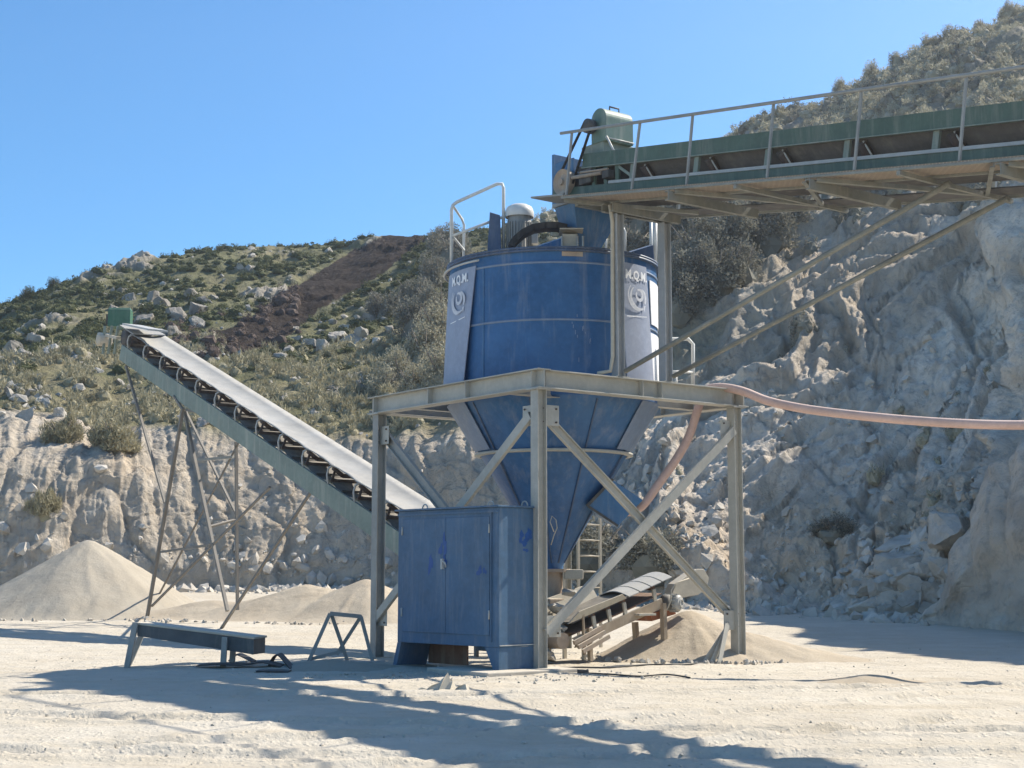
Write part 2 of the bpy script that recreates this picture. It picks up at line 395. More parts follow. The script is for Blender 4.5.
def track(cx, cy, ang, off, amp=.03, wdt=.22, pitchm=.16):
    """tyre track: shallow rut with lugs, curved gently"""
    c, s = cos(ang), sin(ang)
    u = (GX-cx)*c+(GY-cy)*s; v = -(GX-cx)*s+(GY-cy)*c - off - .012*u*u - .12*np.sin(u*.35)
    inside = np.exp(-(v/wdt)**4)
    lug = .5+.5*np.sign(np.sin(2*pi*(u/pitchm)+np.abs(v)*14))
    edge = np.exp(-((np.abs(v)-wdt*1.15)/.07)**2)
    wob = .6+.6*fbm(GX*.7+cx, GY*.7, o=2)
    return (-amp*inside*(1-.55*lug)+amp*.8*edge)*wob
for (cx, cy, ang, off) in ((-3, 13.4, R(-5), 0), (-3, 13.4, R(-5), 1.9), (0, 11.6, R(3), 0), (3, 13.2, R(12), 0), (3, 13.2, R(12), -1.7), (5, 17.5, R(28), 0), (5, 17.5, R(28), 1.8), (-6, 18, R(-14), 0), (2, 20, R(8), .4)):
    GZ += near*track(cx, cy, ang, off, .08)
# broken crust ridges
GZ += near*.03*np.clip(ridge(GX*.55, GY*.9, o=3)-.35, 0, 1)
ny, nx = GX.shape
idx = np.arange(ny*nx).reshape(ny, nx)
Fq = np.stack([idx[:-1,:-1], idx[:-1,1:], idx[1:,1:], idx[1:,:-1]], -1).reshape(-1, 4)
o = np_mesh('ground', np.stack([GX, GY, GZ], -1).reshape(-1, 3), Fq, M['ground'], smooth=True)
tag(o, kind='structure')

# ================================================================== HILLSIDE AND CLIFF
CT = [  # px, then six (depth, py): foot, mid cliff, cliff top, bench, slope, skyline
 (-900, 50,592, 53,520, 57,440, 70,412, 95,395, 120,385),
 (-100, 56,588, 59,470, 66,424, 73,396, 95,362, 122,334),
 (0,    57,588, 59.5,474, 66,412, 73,384, 95,345, 122,306),
 (60,   57,587, 60,462, 66.5,414, 74,384, 96,330, 123,280),
 (100,  58,586, 60.5,458, 66,428, 75,384, 97,322, 125,269),
 (200,  59,586, 61,510, 64,434, 76,388, 98,315, 128,249),
 (300,  59,588, 61,515, 64,442, 77,392, 100,312, 130,245),
 (345,  59,589, 61,518, 64,444, 77,390, 100,308, 130,243),
 (400,  58,590, 60,520, 63,438, 75,375, 100,295, 128,229),
 (450,  57,592, 59,520, 62,432, 73,350, 95,285, 122,233),
 (550,  54,596, 56.5,525, 62,430, 73,330, 92,268, 116,217),
 (640,  51,602, 54.5,530, 62,400, 73,290, 88,235, 110,188),
 (700,  49,610, 53,540, 61,390, 73,265, 88,205, 108,150),
 (760,  48,613, 52,535, 60,380, 73,250, 87,180, 104,118),
 (800,  47,615, 51.5,530, 60,372, 73,240, 86,165, 102,102),
 (860,  45,617, 50,525, 59,365, 72,225, 85,145, 100,72),
 (900,  43,619, 49,525, 58,360, 71,215, 84,130, 99,50),
 (950,  42,618, 47,520, 57,352, 70,205, 83,100, 98,24),
 (1024, 40,618, 44,530, 54,360, 67,190, 80,70, 96,-6),
 (1080, 35,620, 36.5,500, 47,330, 60,190, 75,110, 92,40),
 (1160, 32,625, 33.5,460, 41,260, 52,150, 66,110, 84,50),
 (1300, 28,640, 29.5,400, 34,160, 43,70, 55,30, 70,0),
 (1500, 24,660, 25.5,380, 29,110, 37,-10, 48,-40, 62,-60),
 (1900, 20,690, 21.5,380, 25,90, 33,-60, 43,-100, 56,-120),
 (2900, 16,720, 18,350, 22,60, 30,-120, 41,-160, 52,-200)]
CT = np.array(CT, float)
CT[:, 12] += np.interp(CT[:, 0], [200, 450, 600, 800, 1100], [4, 4, 10, 16, 16])
CT[:, 10] += np.interp(CT[:, 0], [300, 600, 800, 1100], [4, 6, 10, 10])
cols = np.concatenate([np.linspace(-900, -60, 90)[:-1], np.linspace(-60, 1084, 800), np.linspace(1084, 1500, 120)[1:], np.linspace(1500, 2900, 90)[1:]])
segn = [95, 110, 105, 105, 100]
def csm(k):
    v = np.interp(cols, CT[:, 0], CT[:, k]); fine = np.linspace(-900, 2900, 3801)
    w = np.interp(fine, CT[:, 0], CT[:, k]); ker = np.hanning(41); ker /= ker.sum()
    w = np.convolve(np.pad(w, 20, mode='edge'), ker, 'valid'); return np.interp(cols, fine, w)
pts = []
for k in range(6):
    D, Yp = csm(1+2*k), csm(2+2*k)
    dx, dy = (cols-512)/FPX, (384-Yp)/FPX; c, s = cos(PITCH), sin(PITCH)
    t = D/(c-s*dy)
    pts.append(np.stack([dx*t, D, (s+c*dy)*t+EYE], -1))
foot = pts[0].copy(); foot[:, 2] = gz(foot[:, 0], foot[:, 1])-.0
pts[0] = foot
pre = foot.copy(); dirn = pre[:, :2]/np.linalg.norm(pre[:, :2], axis=1)[:, None]
pre[:, :2] -= dirn*.9; pre[:, 2] -= .7
back1 = pts[5].copy(); back1[:, :2] += dirn*22; back1[:, 2] -= 5
back2 = back1.copy(); back2[:, :2] += dirn*70; back2[:, 2] -= 40
rows = []; par = []
allp = [pre]+pts+[back1, back2]; nseg = [6]+segn+[14, 6]
for k, n in enumerate(nseg):
    for i in range(n):
        t = i/n
        p0, p1 = allp[k], allp[k+1]
        pm, pn = allp[max(k-1, 0)], allp[min(k+2, len(allp)-1)]
        # mostly linear, softened by Catmull-Rom
        cr = .5*((2*p0)+(-pm+p1)*t+(2*pm-5*p0+4*p1-pn)*t*t+(-pm+3*p0-3*p1+pn)*t**3)
        rows.append(.45*cr+.55*(p0+(p1-p0)*t) if k >= 1 else p0+(p1-p0)*t); par.append(k-1+t)
rows.append(allp[-1]); par.append(len(nseg)-1)
T = np.array(rows); par = np.array(par)[:, None]+np.zeros((1, len(cols)))      # (rows, cols, 3)
PXc = np.broadcast_to(cols[None, :], par.shape)
def gnormal(T):
    du = np.gradient(T, axis=1); dv = np.gradient(T, axis=0); n = np.cross(du, dv)
    n /= np.linalg.norm(n, axis=2)[..., None]+1e-9
    n[n[..., 2] < 0] *= -1
    return n
N = gnormal(T)
x, y, z = T[..., 0], T[..., 1], T[..., 2]
ar = np.cumsum(np.linalg.norm(np.diff(foot[:, :2], axis=0, prepend=foot[:1, :2]), axis=1))[None, :]+0*z  # distance along the foot
wc = sst(par, -.05, .35)*(1-sst(par, 1.9, 2.7)); wh = sst(par, 1.8, 2.6)*(1-.0*par)
rgt = sst(PXc, 480, 700)                     # right-hand cliff: slanted fins; left: upright gullies
lf = 1-rgt
warp = 1.3*fbm(x*.12, y*.12, z*.12, o=3)
gl = ridge(ar*.42+warp*.6, z*.07+3, o=4)     # left gullies
sl = ar*.60-z*.50                            # right: strata leaning
sr = ar*.5+z*.6
fin = ridge(sl*.17+warp*.5, sr*.045, o=4); fin2 = ridge(sl*.42+warp*.7+7, sr*.075+2, o=4); crack = ridge(sl*.9+warp*1.5, sr*.2+9, y*.05, o=3)
f3 = fbm(x*.30, y*.30, z*.30, o=5); f4 = fbm(x*1.1, y*1.1, z*1.1, o=5, g=.62)
blk = ridge(x*.5+4, y*.5, z*.6, o=3)
rill = ridge(ar*1.3+warp*1.5, z*.12+3, o=3)
fis = np.exp(-(pnoise(sl*.30+warp*1.2, sr*.07+4, y*.05)/.05)**2)+.7*np.exp(-(pnoise(sl*.62+warp*1.6+20, sr*.13+4, y*.05)/.06)**2)
fisl = np.exp(-(pnoise(ar*.35+warp*.8, z*.10+4, y*.05)/.05)**2)
bed = np.exp(-(pnoise(sl*.10+warp, sr*.45+14, y*.05)/.05)**2)
disp = wc*lf*(.34*gl+.38*f3+.13*f4+.17*rill-.15-.12*fisl)
gul = ridge(sl*1.15+warp*.9+3, sr*.09, o=3)
disp += wc*rgt*(1.7*fin**2*np.sign(fin)+1.15*fin2+.42*gul+.30*crack+.45*f3+.30*f4-1.0-.30*fis-.12*bed)
frac = lambda q: q-np.floor(q)
saw = frac(sl*.62+.9*f3+warp*.5)*(.5+.5*sst(fbm(x*.2+70, y*.2, z*.2, o=2), -.2, .2)); saw2 = frac(sl*1.7+1.6*f3+sr*.12)
lay = frac(z*.55+sr*.1+1.4*f3)
disp += wc*rgt*(.28*saw+.10*saw2+.09*lay)+rgt*sst(par, 1.9, 2.7)*(1-sst(par, 3.2, 3.6))*(.28*saw+.10*saw2)
disp += wc*lf*(.07*frac(ar*.45+2.2*f3)+.06*lay)
hill = fbm(x*.07+5, y*.07, o=4); hr = fbm(x*.33, y*.33, z*.1, o=4)
disp += wh*(1.3*hill+.55*hr)
crag = np.clip(fbm(x*.14+30, y*.14+9, o=3)-.05, 0, .5)*np.clip(ridge(x*.45, y*.45, z*.35, o=4), 0, 1)
disp += wh*np.clip(crag*2.2, 0, .7)+wh*crag*(1.2*ridge(x*.9, y*.9, z*.9, o=3))
upr = rgt*sst(par, 1.9, 2.7)*(1-sst(par, 3.2, 3.6)); disp += upr*(1.5*fin+1.0*fin2+.40*gul+.35*f3+.35*f4-.3*fis)
# smooth fluted spoil mass at the right edge, near
lump = 0*par
flute = np.abs(np.sin(ar*1.9+.6*warp+.2*z))
disp = disp*(1-.75*lump)+lump*(1.3-.30*(1-flute)**2*sst(par, .6, .9))
T2 = T+N*disp[..., None]
fade = sst(par, -1, -.02)[..., None]; T2 = T*(1-fade)+T2*fade
# tints
def L(a, b, t): return a+(b-a)*t[..., None]
c = np.zeros(T.shape)+np.array([.50, .44, .355])
c = L(c, np.array([.90, .80, .66]), rgt*sst(fbm(x*.1, y*.1, z*.15, o=3), -.35, .2))
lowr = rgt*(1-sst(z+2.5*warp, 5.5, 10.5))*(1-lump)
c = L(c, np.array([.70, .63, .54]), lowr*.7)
c = L(c, np.array([.70, .56, .41])*1.0, rgt*.6*upr*sst(f3, -.1, .25))
c = L(c, np.array([.62, .50, .36]), (.75*np.maximum(wc, upr)*sst(fbm(x*.13+8, z*.2, y*.1, o=4), .08, .35)))
c = L(c, np.array([.42, .36, .29]), rgt*.5*sst(fin2, .0, -.35)*sst(f4, -.3, .2)*np.maximum(wc, upr))
c = L(c, np.array([.24, .22, .20]), rgt*.6*sst(crack, -.25, -.55)*np.maximum(wc, upr))
c = L(c, np.array([.32, .27, .21]), np.clip(rgt*.5*fis+.3*rgt*bed+lf*.2*fisl, 0, 1)*np.maximum(wc, upr))
c = L(c, np.array([.50, .45, .38]), rgt*.5*sst(f4, .0, .35)*np.maximum(wc, upr))
c = L(c, np.array([.26, .25, .235]), lf*wc*.4*sst(gl, .2, -.5))
soil = np.array([.25, .225, .135]); green = np.array([.135, .14, .07])
vegm = sst(par, 1.85, 2.15)
hn = fbm(x*.12, y*.12, o=4)
hc = L(np.zeros(T.shape)+soil, green, sst(hn+.25*sst(par, 3, 4)*lf, -.1, .25)*.8)
hc = L(hc, np.array([.36, .33, .28]), sst(crag, .05, .2)*.9)
hc = L(hc, np.array([.33, .31, .26]), rgt*.5+0*z)
bare = rgt*(1-sst(par, 2.55+.5*hn, 3.1+.5*hn)); vegr = vegm*(1-bare*sst(PXc, 700, 830))
c = L(c, hc, vegr)
# projected picture position of every vertex (for the spoil strip that runs down the hill)
cp, sp = cos(PITCH), sin(PITCH)
dd = T2[..., 1]*cp+(T2[..., 2]-EYE)*sp; SX = 512+FPX*T2[..., 0]/dd; SY = 384-FPX*(-T2[..., 1]*sp+(T2[..., 2]-EYE)*cp)/dd
upl = np.interp(SX, [225, 250, 290, 350, 400, 420], [330, 318, 291, 252, 228, 215])+4*fbm(SX*.08, SY*.08, o=2)
lol = np.interp(SX, [225, 260, 292, 325, 380, 440], [352, 350, 333, 306, 276, 228])+4*fbm(SX*.08+4, SY*.08, o=2)
spoil = ((SY > upl) & (SY < lol) & (SX > 215) & (SX < 442) & (par > 2.2)).astype(float)
c = L(c, np.array([.034, .025, .019]), spoil)
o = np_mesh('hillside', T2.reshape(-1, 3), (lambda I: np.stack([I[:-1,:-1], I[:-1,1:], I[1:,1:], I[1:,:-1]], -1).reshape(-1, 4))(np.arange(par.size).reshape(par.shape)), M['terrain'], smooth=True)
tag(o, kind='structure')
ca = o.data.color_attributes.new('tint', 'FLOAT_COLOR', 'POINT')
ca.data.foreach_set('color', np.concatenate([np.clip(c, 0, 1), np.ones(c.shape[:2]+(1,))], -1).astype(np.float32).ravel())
# pale fluted spur standing in front of the cliff at the right
L_ = lambda a, b, t: a+(b-a)*t[..., None]
su = np.linspace(915, 1330, 300); sv = np.linspace(0, 1, 130)
ytop = np.interp(su, [915, 930, 945, 958, 972, 982, 992, 1003, 1013, 1024, 1060, 1120, 1200, 1330], [626, 612, 592, 566, 540, 512, 486, 468, 459, 454, 430, 390, 350, 320])
db = np.interp(su, [915, 1024, 1150, 1330], [40.0, 36.2, 31.5, 27.0])
U_, V_ = np.meshgrid(su, sv, indexing='ij'); YB_ = np.interp(su, [915, 1024, 1150, 1330], [621, 628, 640, 655])[:, None]; YT_ = ytop[:, None]
f_up = np.clip(V_/.72, 0, 1); f_bk = np.clip((V_-.72)/.28, 0, 1)
prof_ = np.where(f_up < .45, f_up/.45*.30, .30+(f_up-.45)/.55*.70)
Yp_ = YB_+(YT_-YB_)*prof_
D_ = db[:, None]+(.9*f_up+.8*f_up**6)*np.clip((YB_-YT_)/150, .15, 1)*1.6+f_bk*5
dx_, dy_ = (U_-512)/FPX, (384-Yp_)/FPX; c_, s_ = cos(PITCH), sin(PITCH); t_ = D_/(c_-s_*dy_)
SPX, SPY, SPZ = dx_*t_, D_.copy(), (s_+c_*dy_)*t_+EYE
SPZ = SPZ-f_bk**1.3*(SPZ+1.2)*.8; SPZ = SPZ-.35*(V_ < .001)
al_ = np.cumsum(np.hypot(np.diff(SPX[:, 0], prepend=SPX[0, 0]), np.diff(SPY[:, 0], prepend=SPY[0, 0])))[:, None]+0*U_
fl_ = np.abs(np.sin(al_*2.6+1.2*fbm(al_*.5, SPZ*.25, o=2)))**.7
up_ = sst(prof_, .38, .55)*(1-.6*f_bk)
edge_ = sst(U_, 925, 985)
am_ = .26*fl_*up_*edge_+.30*fbm(al_*.35, SPZ*.35, o=4)+.13*fbm(al_*1.3, SPZ*1.1, o=5, g=.6)+.12*ridge(al_*1.6, SPZ*.3, o=3)*up_
SPT = np.stack([SPX, SPY, SPZ], -1); SPN = gnormal(SPT); SPT = SPT+SPN*(am_*sst(V_, .0, .08))[..., None]
sI = np.arange(SPX.size).reshape(SPX.shape)
so_ = np_mesh('rock_spur', SPT.reshape(-1, 3), np.stack([sI[:-1,:-1], sI[1:,:-1], sI[1:,1:], sI[:-1,1:]], -1).reshape(-1, 4), M['terrain'], smooth=True); tag(so_, kind='structure')
sc_t = np.zeros(SPT.shape)+np.array([.70, .60, .48]); sc_t = L_(sc_t, np.array([.55, .47, .38]), sst(fbm(al_*.5, SPZ*.8, o=3), -.1, .3))
so_.data.color_attributes.new('tint', 'FLOAT_COLOR', 'POINT').data.foreach_set('color', np.concatenate([sc_t, np.ones(sc_t.shape[:2]+(1,))], -1).astype(np.float32).ravel())
TN = gnormal(T2)
def on_hill(px, py):
    d = (SX-px)**2+(SY-py)**2; d[(par < -.1)] = 1e9
    k = np.argsort(d, axis=None)[:6]
    dep = T2.reshape(-1, 3)[k, 1]; j = k[np.argmin(dep)]
    return T2.reshape(-1, 3)[j], TN.reshape(-1, 3)[j]

# ---- scrub
def leaves(P, size, r, elong=1.0, upw=0.0):
    """one small triangle per point, random facing"""
    n = len(P)
    a = r.normal(size=(n, 3)); a[:, 2] += upw*2; a /= np.linalg.norm(a, axis=1)[:, None]
    b = r.normal(size=(n, 3)); b = np.cross(a, b); b /= np.linalg.norm(b, axis=1)[:, None]
    s = size*(.6+.8*r.random(n))[:, None]
    v = np.stack([P-b*s*.5, P+b*s*.5, P+a*s*elong], 1).reshape(-1, 3)
    return v, np.arange(3*n).reshape(-1, 3)
def bush_points(n, w, h, r, clumps=9):
    cc = r.normal(size=(clumps, 3)); cc /= np.linalg.norm(cc, axis=1)[:, None]; cc[:, 2] = np.abs(cc[:, 2])
    cc *= (.35+.5*r.random(clumps))[:, None]; cr = .22+.22*r.random(clumps)
    k = r.integers(0, clumps, n)
    d = r.normal(size=(n, 3)); d /= np.linalg.norm(d, axis=1)[:, None]; d *= (r.random(n)**.45)[:, None]
    p = cc[k]+d*cr[k][:, None]
    p[:, 2] = np.clip(p[:, 2], -.05, None)
    return p*np.array([w*.5, w*.5, h])
cell = np.linalg.norm(np.cross(np.gradient(T2, axis=1), np.gradient(T2, axis=0)), axis=2)
vis = (PXc > -260) & (PXc < 1330) & (par > 0) & (par < 5.25)
def scatter(mask, dens, r):
    pr = np.where(vis, mask*cell*dens, 0); k = r.random(pr.shape) < pr
    return T2[k], par[k], PXc[k]
def core(r, w=1., h=1.):
    import bmesh
    bm = bmesh.new(); bmesh.ops.create_icosphere(bm, subdivisions=2, radius=1)
    v = np.array([q.co[:] for q in bm.verts]); f = np.array([[q.index for q in t.verts] for t in bm.faces]); bm.free()
    v = v*(.80+.45*fbm(v[:, 0]*1.6+r.random()*9, v[:, 1]*1.6, v[:, 2]*1.6, o=3))[:, None]
    v[:, 2] = np.clip(v[:, 2], -.8, None); v = v*np.array([.38*w, .38*w, .62*h])
    return v[f].reshape(-1, 3)
def scrub(name, label, mask, dens, w, h, n, leaf, mat, elong=1.2, upw=0., seed=1, clumps=7, templates=14, kern=True):
    r = np.random.default_rng(seed)
    Pp, _, _ = scatter(mask, dens, r)
    V = []; tem = []
    for k in range(templates):
        q = bush_points(n, 1, 1, r, clumps)*np.array([w, w, h]); q = leaves(q, leaf, r, elong, upw)[0]
        tem.append(np.concatenate([q, core(r, w, h)]) if kern else q)
    for i, p in enumerate(Pp):
        q = tem[r.integers(0, templates)]; sc_ = (.5+.8*r.random()**1.6); a = r.random()*6.28
        ca_, sa_ = cos(a), sin(a)
        V.append((np.stack([(q[:, 0]*ca_-q[:, 1]*sa_), (q[:, 0]*sa_+q[:, 1]*ca_), q[:, 2]], -1)*sc_+p).astype(np.float32))
    V = np.concatenate(V); o = np_mesh(name, V, np.arange(len(V)).reshape(-1, 3), M[mat])
    print(name, len(Pp), len(V)//3)
    return tag(o, label, 'scrub', kind='stuff')
spz = ((SY > upl-3) & (SY < lol+3) & (SX > 225) & (SX < 445) & (par > 2.2)).astype(float)
nospoil = 1-spz
hillm = sst(par, 2.0, 2.2)*nospoil*(1-sst(crag, .12, .22)*.8)
leftm = 1-sst(PXc, 430, 640)
clump = sst(hn+.12*hr, -.12, .2)
scrub('green_scrub', 'olive green scrub covering the distant hill on the left', hillm*leftm*sst(par, 3.05, 3.6)*(.30+.70*clump), 1.6, 1.35, .52, 110, .085, 'leafgreen', seed=3)
bn = sst(fbm(x*.2+3, y*.2, o=3), -.25, .1)
scrub('dry_scrub', 'dry straw coloured brush on the bench above the left cliff', hillm*leftm*(1-sst(par, 3.2, 3.7))*(.35+.65*bn), 2.3, .95, .60, 90, .055, 'leafdry', elong=4.5, upw=.9, seed=4, kern=True)
scrub('dusty_scrub', 'dust covered pale brush on the steep right hillside', rgt*sst(par, 2.7+.4*hn, 3.2+.4*hn)*(.7+.3*clump), 1.7, 1.3, .72, 190, .065, 'leafdust', elong=2.6, upw=.4, seed=5)
scrub('grey_scrub', 'grey bushes mixed into the right hillside brush', rgt*sst(par, 2.6+.5*hn, 3.1+.5*hn)*(1-.7*clump), .42, 1.5, .95, 220, .07, 'leafgrey', elong=1.6, seed=6)
ivy = rgt*sst(par, 1.5, 2.2)*(1-sst(par, 3.1, 3.5))*sst(fbm(x*.11+50, y*.11, z*.11, o=3), .10, .26)*sst(PXc, 700, 800)
scrub('cliff_scrub', 'dark grey brush hanging in patches on the right cliff', ivy, 1.6, .9, .7, 120, .06, 'leafgrey', elong=1.8, seed=8)
bz = spoil*(SX < 300)*1.0+lf*sst(par, 3, 3.4)*np.exp(-(((SX-225)/60)**2+((SY-345)/22)**2))
scrub('brown_scrub', 'brown dead scrub at the lower end of the dark spoil strip', np.clip(bz, 0, 1), .6, 1.3, .8, 90, .08, 'leafbrown', seed=9)
sk = sst(par, .1, .3)*(1-sst(par, 1.9, 2.0))
scrub('cliff_tufts', 'small dry tufts growing on the cliff ledges', sk*(.3+rgt)*sst(fbm(x*.25+11, y*.2, z*.25, o=3), .18, .35), .3, .7, .5, 90, .05, 'leafdust', elong=3.2, upw=.7, seed=10)

# ---- individual shrubs
def make_shrub(name, seed, w, h, n, leaf, mat, elong=1.4, upw=.2):
    r = np.random.default_rng(seed)
    root = bpy.data.objects.new(name, None); COL.objects.link(root)
    v, f = leaves(bush_points(n, w, h, r, 22), leaf, r, elong, upw)
    v = np.concatenate([v, core(r, w*.9, h*.9)]); np_mesh('foliage', v, np.arange(len(v)).reshape(-1, 3), M[mat], root)
    mb = MB()
    for i in range(9):
        a = r.random()*6.28; q = .2+.25*r.random()
        mb.tube([(0, 0, -.3), (cos(a)*w*q*.4, sin(a)*w*q*.4, h*.35), (cos(a)*w*q, sin(a)*w*q, h*.75)], [.05, .035, .012], 5)
    s = mb.build('stems', 'twig'); s.parent = root
    return root
def copy_tree(o, parent=None):
    c_ = o.copy(); COL.objects.link(c_); c_.parent = parent
    for ch in o.children: copy_tree(ch, c_)
    return c_
protos = {}
def shrub(px, py, w, h, mat, label, group, name='shrub'):
    key = (mat, random.randrange(4))
    if key not in protos: protos[key] = [make_shrub(name, 100+len(protos), 2.0, 1.6, 5200, .05, mat, 1.9 if mat != 'leafdry' else 5., .3 if mat != 'leafdry' else 1.0), False]
    pr, used = protos[key]
    o = pr if not used else copy_tree(pr)
    protos[key][1] = True
    p, n = on_hill(px, py); o.location = (p[0], p[1], p[2]-.15); o.scale = (w/2.0, w/2.0, h/1.6); o.rotation_euler = (0, 0, random.random()*6.28)
    return tag(o, label, 'bush', group)
for i, (px, py, w, h) in enumerate(((415, 302, 2.8, 2.4), (435, 285, 3, 2.6), (448, 262, 3.6, 3), (385, 318, 3, 2.6), (440, 320, 3.6, 3), (415, 335, 3, 2.6), (445, 250, 3.2, 2.4))):
    shrub(px, py, w, h, 'leafgrey', 'dark grey bush in the thicket left of the tank', 'dark bushes in the thicket left of the tank')
for i, (px, py, w, h) in enumerate(((425, 365, 3, 2.6), (440, 345, 3, 2.6), (400, 385, 2.6, 2), (385, 395, 2.2, 1.6), (442, 385, 2.6, 2.2), (415, 395, 2.2, 1.8))):
    shrub(px, py, w, h, 'leafdust', 'pale dusty bush lower in the thicket left of the tank', 'pale bushes in the thicket left of the tank')
for i, (px, py, w, h) in enumerate(((682, 235, 3.2, 2.8), (700, 262, 3, 2.6), (690, 290, 3, 2.4), (715, 235, 3.2, 2.8), (735, 250, 3.2, 2.6), (758, 225, 3.4, 3), (770, 245, 3, 2.4), (720, 285, 2.8, 2.2), (742, 275, 2.6, 2), (675, 312, 2.6, 2), (795, 220, 2.8, 2.2), (640, 235, 3, 2.6), (628, 260, 2.8, 2.2), (700, 305, 2.4, 1.8))):
    shrub(px, py, w, h, 'leafgrey', 'grey bush on the cliff brow right of the tank', 'grey bushes on the cliff brow right of the tank')
for i, (px, py, w, h) in enumerate(((780, 118, 2.4, 1.9), (840, 92, 2.6, 2), (868, 72, 2.8, 2.6), (893, 58, 2.6, 2.2), (925, 44, 2.6, 2), (948, 30, 2.6, 2.2), (975, 18, 2.4, 1.8), (1004, 6, 2.6, 2))):
    shrub(px, py, w*.6, h*.6, 'leafdust', 'dusty bush standing on the right hill skyline', 'bushes along the right hill skyline')
for i, (px, py, w, h, lb) in enumerate(((28, 300, 1.7, 1.4, 'round green bush at the left end of the skyline'), (52, 284, 1.5, 1.1, 'small green bush on the left skyline'), (220, 250, 1.1, .6, 'little green bush on the hill top'))):
    shrub(px, py, w, h, 'leafgreen', lb, None)
for (px, py, w, h, lb) in ((62, 438, 2.0, 1.2, 'straw coloured bush on the left cliff ledge above the sand cone'), (112, 446, 2.6, 1.4, 'widest dry bush on the left cliff edge'), (45, 510, 1.4, 1.1, 'lone dry tuft growing in the left cliff face')):
    shrub(px, py, w, h, 'leafdry', lb, None, 'dry_shrub')
for (px, py, w, h, lb) in ((590, 560, 3.0, 1.8, 'dark bush at the cliff foot seen through the frame'), (655, 560, 2.6, 1.6, 'dark bush behind the short conveyor'), (832, 532, 1.7, .8, 'grey bush low on the right cliff beside the rockfall')):
    shrub(px, py, w, h, 'leafgrey', lb, None)

# ---- rocks
def rockdata(seed, sub=3, cuts=17):
    import bmesh
    r = np.random.default_rng(seed); bm = bmesh.new(); bmesh.ops.create_icosphere(bm, subdivisions=sub, radius=1)
    V = np.array([v.co[:] for v in bm.verts]); Fc = np.array([[v.index for v in f.verts] for f in bm.faces]); bm.free()
    for _ in range(cuts):
        n = r.normal(size=3); n /= np.linalg.norm(n); d = .34+.42*r.random(); t = V@n
        V -= np.clip(t-d, 0, None)[:, None]*n
    V *= 1.35*(1+.16*fbm(V[:, 0]*3+seed, V[:, 1]*3, V[:, 2]*3, o=3))[:, None]
    V *= np.array([1, .85, .8])*np.array([.8+.4*r.random() for _ in range(3)])
    return V, Fc
RK = [rockdata(s, 4) for s in range(8)]
def quatm(r):
    a, b_, c_ = r.random(3)*np.array([.8, .8, 6.28]); 
    return np.array(Matrix.Rotation(c_, 3, 'Z')@Matrix.Rotation(a-.4, 3, 'X')@Matrix.Rotation(b_-.4, 3, 'Y'))
rockmeshes = {}
def boulder(px, py, s, mat, label, group=None, flat=1.0, name='boulder', pos=None, rot=None):
    k = random.randrange(8)
    if (k, mat) not in rockmeshes:
        o = np_mesh(name, RK[k][0], RK[k][1], M[mat]); rockmeshes[(k, mat)] = o.data
    else:
        o = bpy.data.objects.new(name, rockmeshes[(k, mat)]); COL.objects.link(o)
    p = pos if pos is not None else on_hill(px, py)[0]
    o.location = tuple(p); o.scale = (s, s, s*flat); o.rotation_euler = rot or (random.uniform(-.3, .3), random.uniform(-.3, .3), random.random()*6.28)
    return tag(o, label, 'boulder', group)
for (px, py, s) in ((152, 300, 1.6), (128, 300, .9), (145, 322, 1.4), (178, 318, 1.7), (196, 312, 1.5), (172, 335, 1.2), (200, 326, 1.3), (160, 306, 1.3), (122, 292, .8), (214, 298, 1.0), (205, 302, .9), (100, 295, .8), (115, 308, .7), (190, 296, 1.2)):
    boulder(px, py, s*.62, 'rockcrag', 'grey boulder among the crags right of the green gear box', 'boulders among the crags on the left hill')
for (px, py, s) in ((368, 322, 1.2), (378, 313, 1.0), (350, 342, 1.1), (335, 340, 1.1), (312, 345, 1.1), (325, 348, .9), (300, 340, .8), (342, 330, .8), (360, 336, 1), (390, 330, .7), (375, 345, .8), (288, 350, .7), (320, 332, .7), (385, 322, .6), (332, 322, .6), (356, 318, .5), (296, 328, .5)):
    boulder(px, py, s*.7, 'rockpale', 'pale boulder in the stony patch below the spoil strip', 'pale boulders below the dark spoil strip')
for (px, py, s) in ((188, 408, .8), (215, 412, .9), (232, 420, .8), (205, 422, .7), (246, 428, .7), (180, 420, .7), (255, 418, .6), (130, 420, .8), (24, 418, .9), (60, 416, .8), (40, 340, 1.3), (14, 350, 1.4), (28, 360, 1.2), (8, 365, 1.1), (50, 352, .9), (62, 378, .8), (75, 372, .6), (82, 364, .5)):
    g = 'boulders scattered on the left slope'
    boulder(px, py, s*.6, 'rockpale', 'weathered pale boulder on the left slope', g)
# rockfall, right
boulder(905, 545, 1.25, 'rockgrey', 'broad flat slab lying on top of the rockfall', None, .4, 'rock_slab', rot=(.15, -.25, .3))
boulder(950, 535, 1.0, 'rockgrey', 'big rounded block at the top of the rockfall', None)
boulder(908, 572, .8, 'rockgrey', 'brownish block in the middle of the rockfall', None)
rr = random.Random(5)
for i in range(70):
    t = rr.random(); px = 850+t*100+rr.uniform(-25, 12); py = 622-(t*75)*rr.random()-rr.uniform(0, 12)+4
    q_, n_q = on_hill(px, py); boulder(px, py, rr.uniform(.28, .62), 'rockgrey', 'broken grey block in the rockfall below the right cliff', 'broken blocks of the rockfall', name='rock_block', pos=q_+n_q*.22)
def rubble(name, label, spots, mat, seed):
    r = np.random.default_rng(seed); V = []; Fs = []; off = 0
    tem = [rockdata(50+s, 1, 7) for s in range(6)]
    for p, s in spots:
        v, f = tem[r.integers(0, 6)]; v = (v@quatm(r).T)*s+np.asarray(p); V.append(v); Fs.append(f+off); off += len(v)
    o = np_mesh(name, np.concatenate(V), np.concatenate(Fs), M[mat]); return tag(o, label, 'rubble', kind='stuff')
